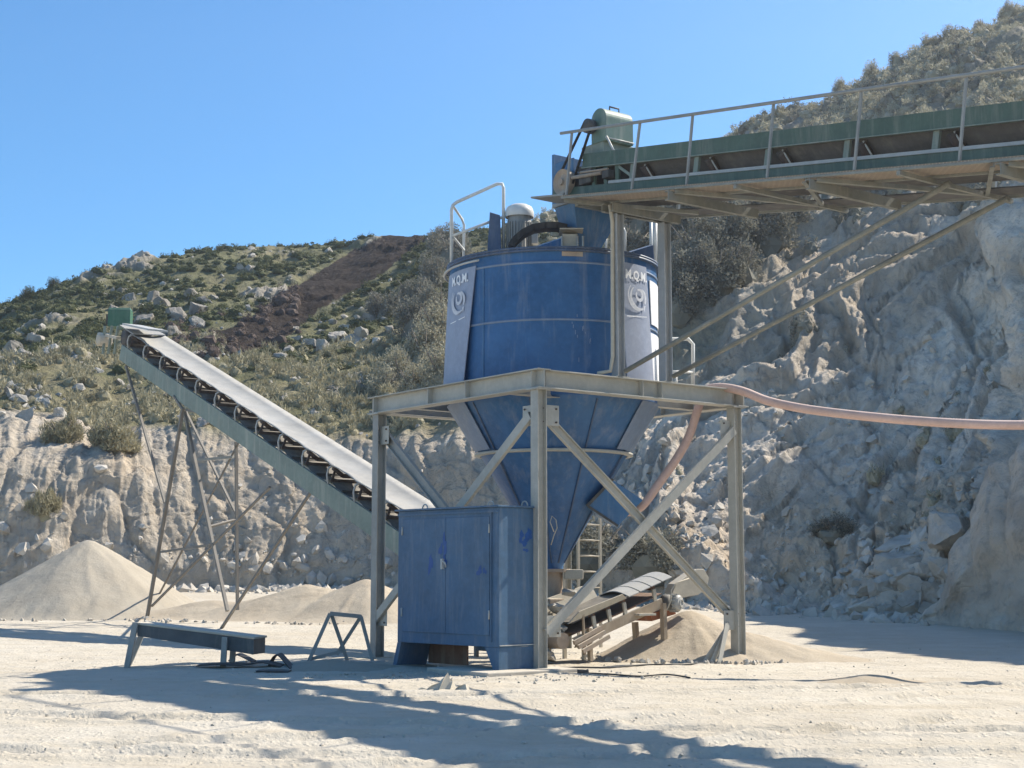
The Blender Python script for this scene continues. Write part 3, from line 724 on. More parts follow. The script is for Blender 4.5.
sp_ = []
r0 = np.random.default_rng(21)
# talus along both cliff feet
ci = np.where((cols > -250) & (cols < 1200))[0]
for _ in range(5200):
    i = r0.choice(ci); px = cols[i]
    dens = .25+.75*np.exp(-((px-910)/50)**2)+.6*np.exp(-((px-320)/60)**2)+.35*np.exp(-((px-20)/60)**2)
    if r0.random() > dens: continue
    f_ = foot[i]; off = r0.normal()*.9-.2-(r0.random()**3)*2.2; q = f_.copy(); q[:2] += dirn[i]*off
    if off > 0:
        row = np.argmin(np.abs(T2[:, i, 1]-q[1])+(par[:, i] > 1.2)*99); q = T2[row, i].copy()
    else: q[2] = gzf(q[0], q[1])
    sp_.append((q, .06+.28*r0.random()**3))
# scree inside the rockfall
for _ in range(2600):
    t = r0.random(); px = 850+t*105+r0.uniform(-30, 14); py = 622-(t*80)*r0.random()-r0.uniform(0, 10)
    d_ = None
    j = np.argmin(np.abs(cols-px)); rws = np.where(par[:, j] > 0)[0]; k = rws[np.argmin(np.abs(SY[rws, j]-py))]
    sp_.append((T2[k, j]+N[k, j]*.08, .08+.26*r0.random()**2))
# crumbled stone lying all over the lower slopes and caught on the faces
ck_ = np.argwhere(vis & (par > .02) & (par < 2.1) & (PXc > -80) & (PXc < 1100))
for k in r0.choice(len(ck_), 4200, replace=False):
    i, j = ck_[k]
    keep = (1.0 if PXc[i, j] > 560 else .07)*np.exp(-par[i, j]*.9)
    if r0.random() < keep: sp_.append((T2[i, j]+N[i, j]*.02, .05+.22*r0.random()**3))
rubble('talus_rubble', 'loose broken stone along the foot of the cliffs', sp_, 'rockgrey', 3)
# stones on the hill
sp_ = []
hk = np.argwhere(vis & (par > 2.0) & (par < 4.9) & (PXc < 520) & (PXc > -100))
for k in r0.choice(len(hk), 4200, replace=False):
    i, j = hk[k]
    if crag[i, j] < .08 and r0.random() > .10: continue
    if spoil[i, j] > .5: continue
    sp_.append((T2[i, j], .10+.32*r0.random()**3))
rubble('hill_stones', 'pale stones strewn over the left hill', sp_, 'rockpale', 4)
# pebbles on the yard
sp_ = []
for _ in range(2600):
    yy = 9+22*r0.random()**1.3; xx = r0.uniform(-.45, .45)*yy*1.2
    k = .006+.022*r0.random()**4
    sp_.append(((xx, yy, gzf(xx, yy)+.004), k))
for (cx_, cy_, rr_x, rr_y) in ((-12.3, 43.2, 3.7, 3.7), (-5.6, 40, 4.2, 2.4), (3.4, 27.6, 1.9, 1.7)):
    for _ in range(260):
        a = r0.random()*6.28; q = .9+.22*r0.random(); xx, yy = cx_+cos(a)*rr_x*q, cy_+sin(a)*rr_y*q
        sp_.append(((xx, yy, gzf(xx, yy)+.02), .02+.06*r0.random()**2))
for _ in range(220):
    a = r0.random()*6.28; q = r0.normal(size=2)*np.array([1.6, .5]); p = F0+np.array([-.9, -1.0])+q
    sp_.append(((p[0], p[1], gzf(*p)+.01), .012+.03*r0.random()**2))
rubble('yard_pebbles', 'small stones scattered over the white yard', sp_, 'rockgrey', 6)

# ================================================================== SAND PILES
def pile(name, label, cones, ext, mat, res=.07, seed=0, slope=.62):
    x0, x1, y0, y1 = ext
    X, Y = np.meshgrid(np.arange(x0, x1, res), np.arange(y0, y1, res))
    g = gz(X, Y); H = np.full(X.shape, -9.)
    for (cx, cy, h, sx, sy) in cones:
        d = np.sqrt(((X-cx)/sx)**2+((Y-cy)/sy)**2)
        d = d*(1+.07*fbm(np.arctan2(Y-cy, X-cx)*1.2+seed, d*.2, o=3))
        ap = h-slope*np.sqrt(d*d+.02); H = np.maximum(H, ap)+.12*np.exp(-((H-ap)/.25)**2)*.5
    c0x, c0y = cones[0][:2]; th_ = np.arctan2(Y-c0y, X-c0x); rd_ = np.hypot(X-c0x, Y-c0y)
    H = H+.05*fbm(X*.8+seed, Y*.8, o=4)+.02*ridge(X*1.6, Y*1.2+seed, o=3)+.045*np.clip(rd_, 0, 1)*ridge(th_*3.5+seed, rd_*.3, o=3)+.012*fbm(X*6, Y*6, o=2)
    # soft toe into the yard
    Zt = np.log1p(np.exp(np.clip(H/.09, -30, 30)))*.09-.035
    Z = g+Zt; ny_, nx_ = X.shape; I = np.arange(X.size).reshape(X.shape)
    Q = np.stack([I[:-1,:-1], I[:-1,1:], I[1:,1:], I[1:,:-1]], -1).reshape(-1, 4)
    keep = (Zt.ravel()[Q].max(1) > -.033); Q = Q[keep]
    u = np.unique(Q); mp = np.full(X.size, -1); mp[u] = np.arange(len(u))
    V = np.stack([X, Y, Z], -1).reshape(-1, 3)[u]
    o = np_mesh(name, V, mp[Q], M[mat], smooth=True)
    return tag(o, label, 'sand pile')
pile('sand_pile', 'tall grey sand cone below the far end of the long conveyor', [(-12.3, 43.2, 2.25, 1, 1)], (-19, -6.5, 37.5, 49), 'sand', seed=1)
pile('sand_pile', 'long low sand heap behind the left column of the frame', [(-3.9, 40, 1.15, 1, 1), (-5.6, 40.4, .95, 1.6, 1), (-8.3, 41, .55, 1.9, 1.1), (-10.6, 41.3, .35, 1.6, 1.1)], (-14, -.5, 36.4, 45), 'sandtan', seed=3, slope=.5)
pile('sand_pile', 'tan sand heap under the head of the short conveyor', [(3.3, 27.95, .96, 1, 1), (4.2, 27.4, .52, 2.1, 1.0)], (.2, 8.5, 24.2, 31), 'sandtan', seed=6, slope=.55, res=.05)
pile('dirt_mound', 'tiny dust mound out on the open yard at right', [(5.2, 22.0, .16, 1.2, 1)], (4.2, 6.4, 21.2, 22.8), 'sandtan', seed=8, slope=.35, res=.04)

# ================================================================== SUPPORT FRAME
fr = thing('steel_support_frame', 'square steel platform frame with crossed braces carrying the blue tank', 'steel frame', W(FA/2, FB/2, 0))
zb = FH-.32
for (a, b) in ((0, 0), (0, FB-.09), (FA-.09, 0), (FA-.09, FB-.09)):
    m = MB(); m.Hs(W(a, b, 0), W(a, b, zb-.02), .19, .19, X2); 
    cobj = m.build('column', 'steelgrey' if (a, b) == (0, FB-.09) else 'steel', fr, bevel=.004)
    q = MB().fbox(a-.2, a+.2, b-.2, b+.2, -.01, .03); q.build('base_plate', 'dusty', cobj)
    q = MB().fbox(a-.15, a+.15, b-.15, b+.15, zb-.02, zb); q.build('cap_plate', 'steel', cobj)
for a in (0, FA):
    m = MB(); m.Hs(W(a, -.16, zb+.16), W(a, FB+.16, zb+.16), .26, .32, X1, .02)
    for b in (.05, 1.9, 3.05, FB-.05): 
        for sgn in (-1, 1): m.fbox(a+sgn*.07-.05, a+sgn*.07+.05, b-.008, b+.008, zb+.022, zb+.298)
    m.build('side_beam', 'steel', fr, bevel=.004)
for b in (0, FB):
    m = MB(); m.Hs(W(.135, b, zb+.158), W(FA-.135, b, zb+.158), .26, .31, X2, .02)
    for a in (2.18, 2.62): 
        for sgn in (-1, 1): m.fbox(a-.008, a+.008, b+sgn*.07-.05, b+sgn*.07+.05, zb+.022, zb+.296)
    m.build('cross_beam', 'steel', fr, bevel=.004)
# silo ring bearers
for b in (1.0, FB-1.0): MB().Hs(W(.14, b, zb+.15), W(FA-.14, b, zb+.15), .16, .26, X2, .014).build('bearer', 'steel', fr)
def brace(p0, p1, side, mat='steel', w=.07, h=.15):
    MB().Cs(p0, p1, w, h, side).build('brace', mat, fr)
zl, zh = .72, 4.12
# left face (plane a = 0); second brace of each pair sits just outside the first
brace(W(-.05, .15, zh), W(-.05, FB-.1, zl), X1, 'steel'); brace(W(.06, FB-.15, zh+.05), W(.06, .15, zl), -X1, 'steelgrey', .07, .2)
brace(W(.15, .05, zh), W(FA-.1, .05, zl), -X2); brace(W(FA-.15, -.05, zh), W(.1, -.05, zl-.1), X2)
for (a, b, zc, ax) in ((0, .22, zh, 1), (0, FB-.22, zh, 1), (0, FB-.22, zl+.05, 1), (.22, 0, zh, 0), (FA-.24, 0, zl+.02, 0), (FA-.24, 0, zh, 0), (.24, 0, zl, 0)):
    m = MB()
    if ax: m.fbox(a-.006, a+.006, b-.2, b+.2, zc-.17, zc+.17)
    else: m.fbox(a-.2, a+.2, b-.006, b+.006, zc-.17, zc+.17)
    gp_ = m.build('gusset_plate', 'steel', fr, bevel=.003)
    for i_ in (-1, 1):
        for j_ in (-1, 1):
            pc = W(a-.012, b+.13*i_, zc+.11*j_) if ax else W(a+.13*i_, b-.012, zc+.11*j_); nx_ = -X1 if ax else -X2
            MB().lathe(pc, [(0, 0), (.016, 0), (.016, .02), (0, .02)], 6, nx_, smooth=False).build('bolt', 'rustdark', gp_)
# three flat bars fanning out at the foot of the right column
for i in range(3):
    MB().bar(PB(730-1.5*i, 624, -.03-.03*i), PB(703+8*i, 665, -.06-.10*i), .02, .10, X2).build('foot_strut', 'steel', fr)
# small tube guard on the right side of the platform
gpts = lambda q: [PB(px, py, q) for px, py in ((664, 386), (664, 342), (666, 339), (688, 339), (693, 344), (693, 388))]
MB().tube(gpts(.8), .035, 8).tube([PB(666, 372, .8), PB(692, 372, .8)], .03, 8).build('tube_guard', 'tube', fr)
MB().tube([PB(676, 372, .3), PB(676, 400, .3)], .025, 8).build('guard_post', 'tube', fr)

# concrete pad
m = MB(); m.fbox(-1.35, .45, -.45, 1.2, -.2, .075); m.build('concrete_pad', 'concrete', None, bevel=.02, label='low concrete pad under the blue cabinet and front column', cat='concrete pad')
m = MB(); m.fbox(FA-.3, FA+.3, -.3, .3, -.2, -.012+.0); 

# ================================================================== TANK (SILO)
SC = W(FA/2, FB/2, 0); RS = 1.93; ZT, ZC, ZO = 7.18, 4.62, 1.70
silo = thing('silo', 'blue cylindrical silo with conical bottom standing in the steel frame', 'silo', (SC.x, SC.y, ZO))
def cyl(th, r, z):       # th measured from the camera side (-Y) towards +X
    return Vector((SC.x+r*sin(th), SC.y-r*cos(th), z))
m = MB(); m.lathe(SC, [(RS, ZC), (RS, ZT-.03)], 96); m.build('tank_wall', 'blue', silo)
m = MB(); m.lathe(SC, [(RS, ZC), (RS*.62, ZC-(ZC-ZO)*.40), (.17, ZO), (.17, ZO-.12)], 64); m.build('cone', 'bluecone', silo)
m = MB(); m.lathe(SC, [(RS-.02, ZT-.05), (RS+.06, ZT-.05), (RS+.06, ZT-.01), (RS-.02, ZT-.01)], 96); 
m.lathe(SC, [(RS-.02, ZT+.0), (RS+.06, ZT+.0), (RS+.06, ZT+.035), (.0, ZT+.10)], 96); rim = m.build('lid_rim', 'bluedark', silo)
for k in range(72):
    t = 2*pi*k/72; MB().box(cyl(t, RS+.035, ZT-.005), (.025, .025, .09), (Vector((cos(t), sin(t), 0)), Vector((sin(t), -cos(t), 0)), UP)).build('bolt', 'panelcone', rim)
for zr, mt in ((6.94, 'panelcone'), (5.93, 'panelcone')):
    m = MB(); m.lathe(SC, [(RS-.01, zr-.022), (RS+.018, zr-.015), (RS+.018, zr+.015), (RS-.01, zr+.022)], 96); m.build('weld_band', mt, silo)
m = MB(); rc = .17+(RS-.17)*((3.72-ZO)/(ZC-ZO)); m.lathe(SC, [(rc-.03, 3.68), (rc+.07, 3.69), (rc+.07, 3.73), (rc-.0, 3.74)], 64); m.build('cone_flange', 'steel', silo)
for th in (-41, 50, -130, 140):
    t = R(th); m = MB(); m.box(cyl(t, RS+.004, (6.94+ZC)/2), (.02, .02, 6.90-ZC), (Vector((cos(t), sin(t), 0)), Vector((sin(t), -cos(t), 0)), UP)); m.build('seam', 'bluehop', silo)
for th in (-14, 22, -50, 64):
    t = R(th); m = MB(); m.bar(cyl(t, RS*.985, ZC-.05), cyl(t, .2, ZO+.05), .025, .03, Vector((cos(t), sin(t), 0))); m.build('seam', 'bluedark', silo)
# rim tube running round the lid on the left
m = MB(); m.tube([cyl(R(a), RS+.10, ZT-.12-.0*a) for a in range(-150, -38, 4)], .022, 6); m.build('cable_conduit', 'galv', silo)
def curved_panel(t0t, t1t, t0b, t1b, z0, z1, r_top, r_bot, n=14, thick=.015):
    m = MB(); vs = []; nz = 8
    for j in range(nz+1):
        f = j/nz
        for i in range(n+1):
            u = i/n; t = R((t0b+(t1b-t0b)*u)*(1-f)+(t0t+(t1t-t0t)*u)*f); r = r_bot+(r_top-r_bot)*f
            vs.append(cyl(t, r, z0+(z1-z0)*f))
    for j in range(nz+1):
        f = j/nz
        for i in range(n+1):
            u = i/n; t = R((t0b+(t1b-t0b)*u)*(1-f)+(t0t+(t1t-t0t)*u)*f); r = r_bot+(r_top-r_bot)*f-thick
            vs.append(cyl(t, r, z0+(z1-z0)*f))
    fs = []; w = n+1; o2 = (nz+1)*w
    for j in range(nz):
        for i in range(n):
            a = j*w+i; fs.append((a, a+1, a+w+1, a+w)); fs.append((o2+a, o2+a+w, o2+a+w+1, o2+a+1))
    for j in range(nz):
        a = j*w; fs.append((a, a+w, o2+a+w, o2+a)); a = j*w+n; fs.append((a, o2+a, o2+a+w, a+w))
    for i in range(n):
        a = i; fs.append((a, o2+a, o2+a+1, a+1)); a = nz*w+i; fs.append((a, a+1, o2+a+1, o2+a))
    return m.add(vs, fs, False)
pl = curved_panel(-79, -46, -84, -53, 4.84, 6.99, RS+.035, RS+.12).build('side_panel', 'panel', silo, label='faded pale blue panel with round emblem on the left of the silo')
pr = curved_panel(36, 57, 38, 61, 4.84, 7.02, RS+.035, RS+.10).build('side_panel', 'panel', silo, label='faded pale panel with emblem behind the conveyor support')
curved_panel(62, 100, 64, 102, 6.02, 6.82, RS+.02, RS+.02).build('white_panel', 'white', silo, label='upper white panel on the sunlit side of the silo')
curved_panel(62, 100, 64, 102, 5.0, 5.86, RS+.02, RS+.02).build('white_panel', 'white', silo, label='lower white panel on the sunlit side of the silo')
def cone_strip(t0, t1, z0, z1):
    rz = lambda z: .17+(RS-.17)*((z-ZO)/(ZC-ZO))
    return curved_panel(t0, t1, t0-2, t1+2, z0, z1, rz(z1)+.05, rz(z0)+.03)
for (t0, t1) in ((-88, -56), (52, 84), (-24, -12)): 
    if t0 == -24: continue
    cone_strip(t0, t1, 3.76, 4.60).build('cone_strip', 'panelcone', silo)
# emblem and letters wrapped on the panels
def wrap(th0, zc, u, v, r): return cyl(R(th0)+u/RS, r, zc+v)
def emblem(par_, th0, zc, rad, sc_=1.0):
    m = MB()
    def arc(cx, cy, r0, r1, a0, a1, w0, w1, n=26):
        o_ = []; i_ = []
        for k in range(n+1):
            f = k/n; a = R(a0+(a1-a0)*f); r_ = r0+(r1-r0)*f; w_ = 1.3*(w0+(w1-w0)*f)*(sin(pi*min(max(f, .06), .94))**.35)
            o_.append((cx+(r_+w_/2)*cos(a), cy+(r_+w_/2)*sin(a))); i_.append((cx+(r_-w_/2)*cos(a), cy+(r_-w_/2)*sin(a)))
        vs = [wrap(th0, zc, p[0]*sc_, p[1]*sc_, rad) for p in o_+i_]; N_ = n+1
        m.add(vs, [(k, k+1, N_+k+1, N_+k) for k in range(n)])
    arc(.05, .05, .085, .10, 150, 480, .045, .05)       # ring
    arc(.05, .05, .13, .21, 60, -40, .03, .06)          # tail going down right
    arc(.02, .02, .20, .19, 130, 250, .025, .05)        # left crescents
    arc(.03, .03, .27, .25, 140, 275, .02, .055)
    arc(.06, .0, .20, .21, 205, 300, .03, .04)
    m.add([wrap(th0, zc, p[0]*sc_, p[1]*sc_, rad) for p in ((.17, -.14), (.235, -.12), (.20, -.24))], [(0, 1, 2)])
    m.build('round_emblem', 'marking', par_)
def letters(par_, txt, th0, zc, rad, size, mat='white', bold=.0):
    cu = bpy.data.curves.new('t', 'FONT'); cu.body = txt; cu.size = size; cu.align_x = 'CENTER'; cu.offset = bold; cu.resolution_u = 3; cu.space_character = 1.05
    to = bpy.data.objects.new('t', cu); COL.objects.link(to); dg = bpy.context.evaluated_depsgraph_get(); dg.update()
    me = to.evaluated_get(dg).to_mesh(); vs = [v.co.copy() for v in me.vertices]; fs = [tuple(p.vertices) for p in me.polygons]
    to.to_mesh_clear() if hasattr(to, 'to_mesh_clear') else None
    bpy.data.objects.remove(to)
    m = MB(); m.add([wrap(th0, zc, v.x*1.0, v.y*1.15, rad) for v in vs], fs); m.build('lettering', mat, par_)
for (pp, th, zz) in ((pl, -61.5, 6.74), (pr, 45.5, 6.74)):
    letters(pp, 'M.Q.M.', th+1.6, zz, RS+.062, .19, bold=.007)
    emblem(pp, th+1.0, zz-.33, RS+.085, .98)
    m = MB(); m.add([wrap(th+1, zz-.70, u, v, RS+.09) for u, v in ((-.28, -.0), (.26, .045), (.26, .062), (-.28, .017))], [(0, 1, 2, 3)]); m.build('underline', 'white', pp)
curved_panel(3, 14, 3, 14, 7.045, 7.125, RS+.012, RS+.012, 8, .008).build('rust_stain', 'rustdusty', silo)
# drips of pale paint
rq = random.Random(3)
for k in range(12):
    t = R(rq.uniform(8, 20)); z0 = rq.uniform(5.2, 6.0); h_ = rq.uniform(.03, .12)
    MB().box(cyl(t, RS+.003, z0), (.007, .004, h_*.7), (Vector((cos(t), sin(t), 0)), Vector((sin(t), -cos(t), 0)), UP)).build('paint_drip', 'panel', silo)
# outlet gate
gt = MB(); gt.lathe(SC, [(.30, ZO-.12), (.30, ZO-.06)], 24).lathe(SC, [(.0, ZO-.06), (.30, ZO-.06)], 24).lathe(SC, [(.0, ZO-.12), (.30, ZO-.12)], 24)
gt.lathe(SC, [(.16, ZO-.12), (.16, ZO-.75)], 20)
outlet = gt.build('outlet_spout', 'rustdusty', silo)
MB().box((SC.x+.35, SC.y-.1, ZO-.16), (.35, .22, .18)).build('gate_drive', 'dusty', outlet, bevel=.02)
# side hatch box hanging from the cone (tilted)
A0 = PY(588, 506, 26.5); B0 = PY(613, 480, 26.5); C0 = PY(643, 500, 26.5); D0 = A0+C0-B0
dv = Vector((-.05, .5, .0)); m = MB(); m.hexa([A0, B0, C0, D0], [p+dv for p in (A0, B0, C0, D0)]); hb = m.build('side_chute', 'bluehop', silo, bevel=.01)
MB().bar(A0+(A0-C0)*.02, B0+(B0-D0)*.02, .06, .05, dv).bar(A0, D0, .04, .04, dv).build('rubber_lip', 'dark', hb)
MB().tube([PY(px, py, 25.7) for px, py in ((551, 545), (554, 535), (557, 528), (556, 520), (552, 516), (550, 522), (554, 532))], .010, 6).build('coiled_cable', 'dusty', silo)
# --- machinery on the lid
mc = PY(519.5, 244, 26.9); mc.z = ZT+.10
m = MB(); m.lathe(mc, [(.0, 0), (.27, 0), (.27, .10), (.22, .14), (.22, .84), (.20, .88)], 32)
for k in range(26):
    t = 2*pi*k/26; m.box(mc+Vector((.235*cos(t), .235*sin(t), .45)), (.035, .012, .56), (Vector((cos(t), sin(t), 0)), Vector((-sin(t), cos(t), 0)), UP))
mot = m.build('motor', 'steelgrey', silo)
MB().lathe(mc, [(.262, .84), (.27, .86), (.268, .95), (.235, 1.03), (.15, 1.08), (.0, 1.095)], 32).build('motor_cap', 'tube', mot)
MB().box(mc+Vector((.28, -.06, .42)), (.12, .16, .2)).build('terminal_box', 'galv', mot, bevel=.01)
m = MB(); p = PY(493, 248, 26.7)
m.hexa([p+Vector((-.11, 0, -.15)), p+Vector((.16, 0, -.15)), p+Vector((.16, .25, -.15)), p+Vector((-.11, .25, -.15))],
       [p+Vector((-.06, 0, .68)), p+Vector((.13, 0, .62)), p+Vector((.13, .22, .62)), p+Vector((-.06, .22, .68))]); m.build('upright_guard', 'bluedark', silo, bevel=.01)
m = MB(); pp = [PY(px, py, 26.2) for px, py in ((511, 247), (515, 241), (523, 234), (533, 229), (545, 227), (557, 227), (566, 229))]
for i in range(len(pp)-1): m.bar(pp[i], pp[i+1]+(pp[i+1]-pp[i])*.06, .35, .11, Vector((0, 1, 0)))
m.build('belt_guard', 'rubberdark', silo)
m = MB(); c0 = PY(545, 238, 26.7); m.lathe(Vector((c0.x, c0.y, ZT+.16)), [(0, 0), (.42, 0), (.42, .07), (.36, .10), (0, .10)], 28); m.build('drive_wheel', 'rustdusty', silo)
m = MB(); m.hexa([PY(523, 253, 26.0), PY(563, 253, 25.9), PY(563, 253, 26.5), PY(523, 253, 26.6)], [PY(527, 250, 26.0), PY(563, 238, 25.9), PY(563, 237, 26.5), PY(527, 249, 26.6)]); m.build('wedge_cover', 'blue', silo, bevel=.01)
m = MB(); m.hexa([PY(563, 253, 25.8), PY(577, 253, 25.8), PY(578, 252, 26.3), PY(564, 252, 26.3)], [PY(562, 234, 25.8), PY(577, 234, 25.8), PY(578, 233, 26.3), PY(563, 233, 26.3)]); hb = m.build('inspection_box', 'dusty', silo, bevel=.008)
MB().box(PY(571, 233, 26.0)+Vector((0, 0, .02)), (.42, .55, .02)).build('box_lid', 'dusty', hb)
m = MB(); 
for px in (562, 577.5, 583): m.tube([PY(px, 253, 25.75), PY(px, 236, 25.75)], .02, 6)
m.build('box_frame', 'galv', hb)
m = MB(); m.hexa([PY(622, 262, 27.2), PY(655, 266, 27.2), PY(655, 264, 28.0), PY(622, 260, 28.0)], [PY(624, 254, 27.2), PY(653, 245, 27.2), PY(653, 244, 28.0), PY(624, 253, 28.0)]); m.build('filter_housing', 'bluedark', silo, bevel=.01)
# guard rails of the lid
Yn, Yf = 26.9, 27.9
m = MB(); m.tube([PY(451.5, 268, Yn), PY(451.5, 210, Yn), PY(453, 205, Yn), PY(457, 202, Yn), PY(497, 184, Yn), PY(502, 184, Yn), PY(503.5, 188, Yn), PY(503.5, 254, Yn)], .032, 8).tube([PY(452, 236, Yn), PY(503, 217, Yn)], .026, 8)
m.tube([PY(463.5, 262, Yf), PY(464, 225, Yf), PY(462, 219, Yf), PY(453, 206, Yn)], .026, 8).tube([PY(453, 237, Yn), PY(464, 250, Yf)], .022, 8)
m.build('guard_rail', 'tube', silo)
m = MB(); m.tube([PY(600, 252, 26.9), PY(600, 235, 26.9), PY(604, 226, 26.9), PY(607, 223, 26.9)], .024, 8).tube([PY(606, 254, 27.3), PY(606, 232, 27.3)], .022, 8)
m.tube([PY(625, 252, 27.2), PY(625, 232, 27.2), PY(622, 226, 27.2), PY(620, 226, 27.2)], .026, 8); m.build('guard_rail', 'tube', silo)
m = MB(); m.tube([PY(655, 264, 27.6), PY(655, 218, 27.6)], .045, 8).tube([PY(651, 262, 27.5), PY(651, 222, 27.5)], .03, 8).tube([PY(647, 270, 27.4), PY(640, 262, 27.4), PY(628, 256, 27.4)], .02, 6); m.build('vent_pipe', 'tube', silo)

# ================================================================== OVERHEAD CONVEYOR
SL = .149
zt = lambda b: 8.835+SL*b
OA0, OA1, OB0, OB1 = 1.75, 2.83, 1.75, -14.0
oc = thing('overhead_conveyor', 'green overhead belt conveyor with walkway and handrail feeding the silo', 'conveyor', W(FA/2, 0, FH))
def S(a, b, dz): return W(a, b, zt(b)+dz)
for a, s_ in ((OA0, X1), (OA1, -X1)):
    MB().Cs(S(a, .9, -.125), S(a, OB1, -.125), .06, .25, s_).build('top_chord', 'green', oc)
    MB().Cs(S(a, OB0, -.66), S(a, OB1, -.66), .06, .15, s_).build('bottom_chord', 'green', oc)
    MB().bar(S(a, .9, -.262)-s_*.035, S(a, OB1, -.262)-s_*.035, .07, .016, X1).build('lit_flange_strip', 'greenpale', oc)  # paler green puts the sunlight on the chord's lower flange into its colour
    MB().bar(S(a, .2, -.560)-s_*.0, S(a, OB1, -.560)-s_*.0, .10, .05, X1).build('lit_flange_strip', 'galv', oc)  # pale steel tone stands for light and dust on the top flange
bs = [-.35-1.55*i for i in range(9)]
for i, b in enumerate(bs):
    for a in (OA0+.01, OA1-.01): MB().bar(S(a, b, -.585), S(a, b-.06, -.25), .05, .10, X1).build('upright', 'greenpale', oc)
    m = MB(); q = [(OA0+.07, -.30), (OA0+.30, -.56), (OA1-.30, -.56), (OA1-.07, -.30)]
    m.tube([S(q[0][0], b-.25, q[0][1]), S(q[1][0], b-.25, q[1][1])], .085, 12).tube([S(q[1][0]+.02, b-.25, q[1][1]), S(q[2][0]-.02, b-.25, q[2][1])], .065, 10).tube([S(q[2][0], b-.25, q[2][1]), S(q[3][0], b-.25, q[3][1])], .065, 10)
    m.bar(S(OA0+.06, b-.25, -.60), S(OA1-.06, b-.25, -.60), .07, .05, X2).bar(S(OA0+.05, b-.32, -.3), S(OA0+.27, b-.32, -.6), .02, .03, X2)
    m.build('idler_set', 'rustdark', oc)
    if i < 8: MB().tube([S(OA0+.04, b-.30, -.29), S(OA0+.13, b-.36, -.47), S(OA0+.20, b-.38, -.57)], .014, 6).build('idler_bracket', 'galv', oc)
def beltprof(a0, a1, wing, lo, hi, b0, b1, slope, mat, name, par_, n=40, wave=.0, th=.014):
    m = MB(); prof = [(a0, hi), (a0+wing*.5, hi-(hi-lo)*.55), (a0+wing, lo), ((a0+a1)/2, lo-.01), (a1-wing, lo), (a1-wing*.5, hi-(hi-lo)*.55), (a1, hi)]
    prof2 = prof+[(a, z-th) for a, z in prof[::-1]]; k = len(prof2); vs = []
    for i in range(n+1):
        b = b0+(b1-b0)*i/n; s_ = wave*sin(pi*(b/1.17 % 1))
        for a, z in prof2: vs.append(slope(a, b, z-s_))
    fs = [(i*k+j, i*k+(j+1) % k, (i+1)*k+(j+1) % k, (i+1)*k+j) for i in range(n) for j in range(k)]
    fs += [tuple(range(k)), tuple(range(n*k+k-1, n*k-1, -1))]
    m.add(vs, fs, False); return m.build(name, mat, par_)
beltprof(OA0+.06, OA1-.06, .24, -.47, -.20, 1.2, OB1, S, 'rubbergrey', 'carrying_belt', oc)
m = MB(); m.bar(S((OA0+OA1)/2, 1.3, -.84), S((OA0+OA1)/2, OB1, -.84), .78, .012, X1); m.build('return_belt', 'rubber', oc)
# walkway, cross members and bracing
m = MB(); 
m.bar(S(1.33, .62, -.90), S(1.33, OB1, -.90), .70, .02, X1); m.build('walkway_grating', 'grate', oc)
m = MB(); m.bar(S(1.36, 1.55, -.86), S(1.36, .66, -.86), .62, .03, X1); m.build('end_plate', 'steelgrey', oc)
m = MB(); m.bar(S(3.15, .5, -.90), S(3.15, OB1, -.90), .55, .02, X1); m.build('walkway_plate', 'rubbergrey', oc)
for a in (.98, 1.66, 3.44): MB().Ls(S(a, .62, -.945), S(a, OB1, -.945), .035 if a < 1 else .05, X1).build('walkway_edge', 'olivesteel', oc)
cbs = [-2.1, -5.0, -8.1, -11.3]
for b in cbs: MB().Cs(S(.92, b, -1.05), S(2.95, b, -1.05), .08, .15, X2).build('cross_member', 'olivesteel', oc)
for i in range(len(cbs)-1):
    b0, b1 = cbs[i], cbs[i+1]
    MB().Ls(S(1.0, b0-.1, -1.0), S(2.9, (b0+b1)/2, -1.0), .06, X2).Ls(S(2.9, (b0+b1)/2-.05, -1.0), S(1.0, b1+.1, -1.0), .06, X2).build('wind_brace', 'olivesteel', oc)
    MB().bar(S(.95, (b0+b1)/2, -.99), S(3.5, (b0+b1)/2, -.99), .06, .06, X2).build('walkway_bearer', 'olivesteel', oc)
MB().Ls(S(1.0, .55, -1.0), S(2.9, -.8, -1.0), .06, X2).build('wind_brace', 'olivesteel', oc)
for a in (1.74, 2.80): MB().Ls(S(a, .9, -.80), S(a, OB1, -.80), .07, X1 if a > 2 else -X1).build('belt_guard_angle', 'steelgrey', oc)
# handrail
hr0 = [(.5, .33), (-1.18, -1.41), (-2.46, -2.63), (-4.15, -4.32), (-5.77, -5.94), (-7.48, -7.64), (-9.15, -9.32), (-10.8, -10.97), (-12.4, -12.57)]
for b0, b1 in hr0:
    p = MB(); p.Ls(S(1.0, b0, -.93), S(1.0, b1, .22), .034, X1, .008); p.build('handrail_post', 'steelgrey', oc)
MB().tube([S(.99, .62, .22), S(.99, -6, .235), S(.99, -13.5, .22)], .028, 8).build('handrail', 'steelgrey', oc)
MB().tube([S(3.44, .4, .18), S(3.44, -13.5, .18)], .028, 8).build('handrail', 'steelgrey', oc)
for b in (.3, -3, -6.3, -9.5, -12.5): MB().Ls(S(3.44, b, -.93), S(3.44, b-.15, .18), .05, X1, .008).build('handrail_post', 'galv', oc)
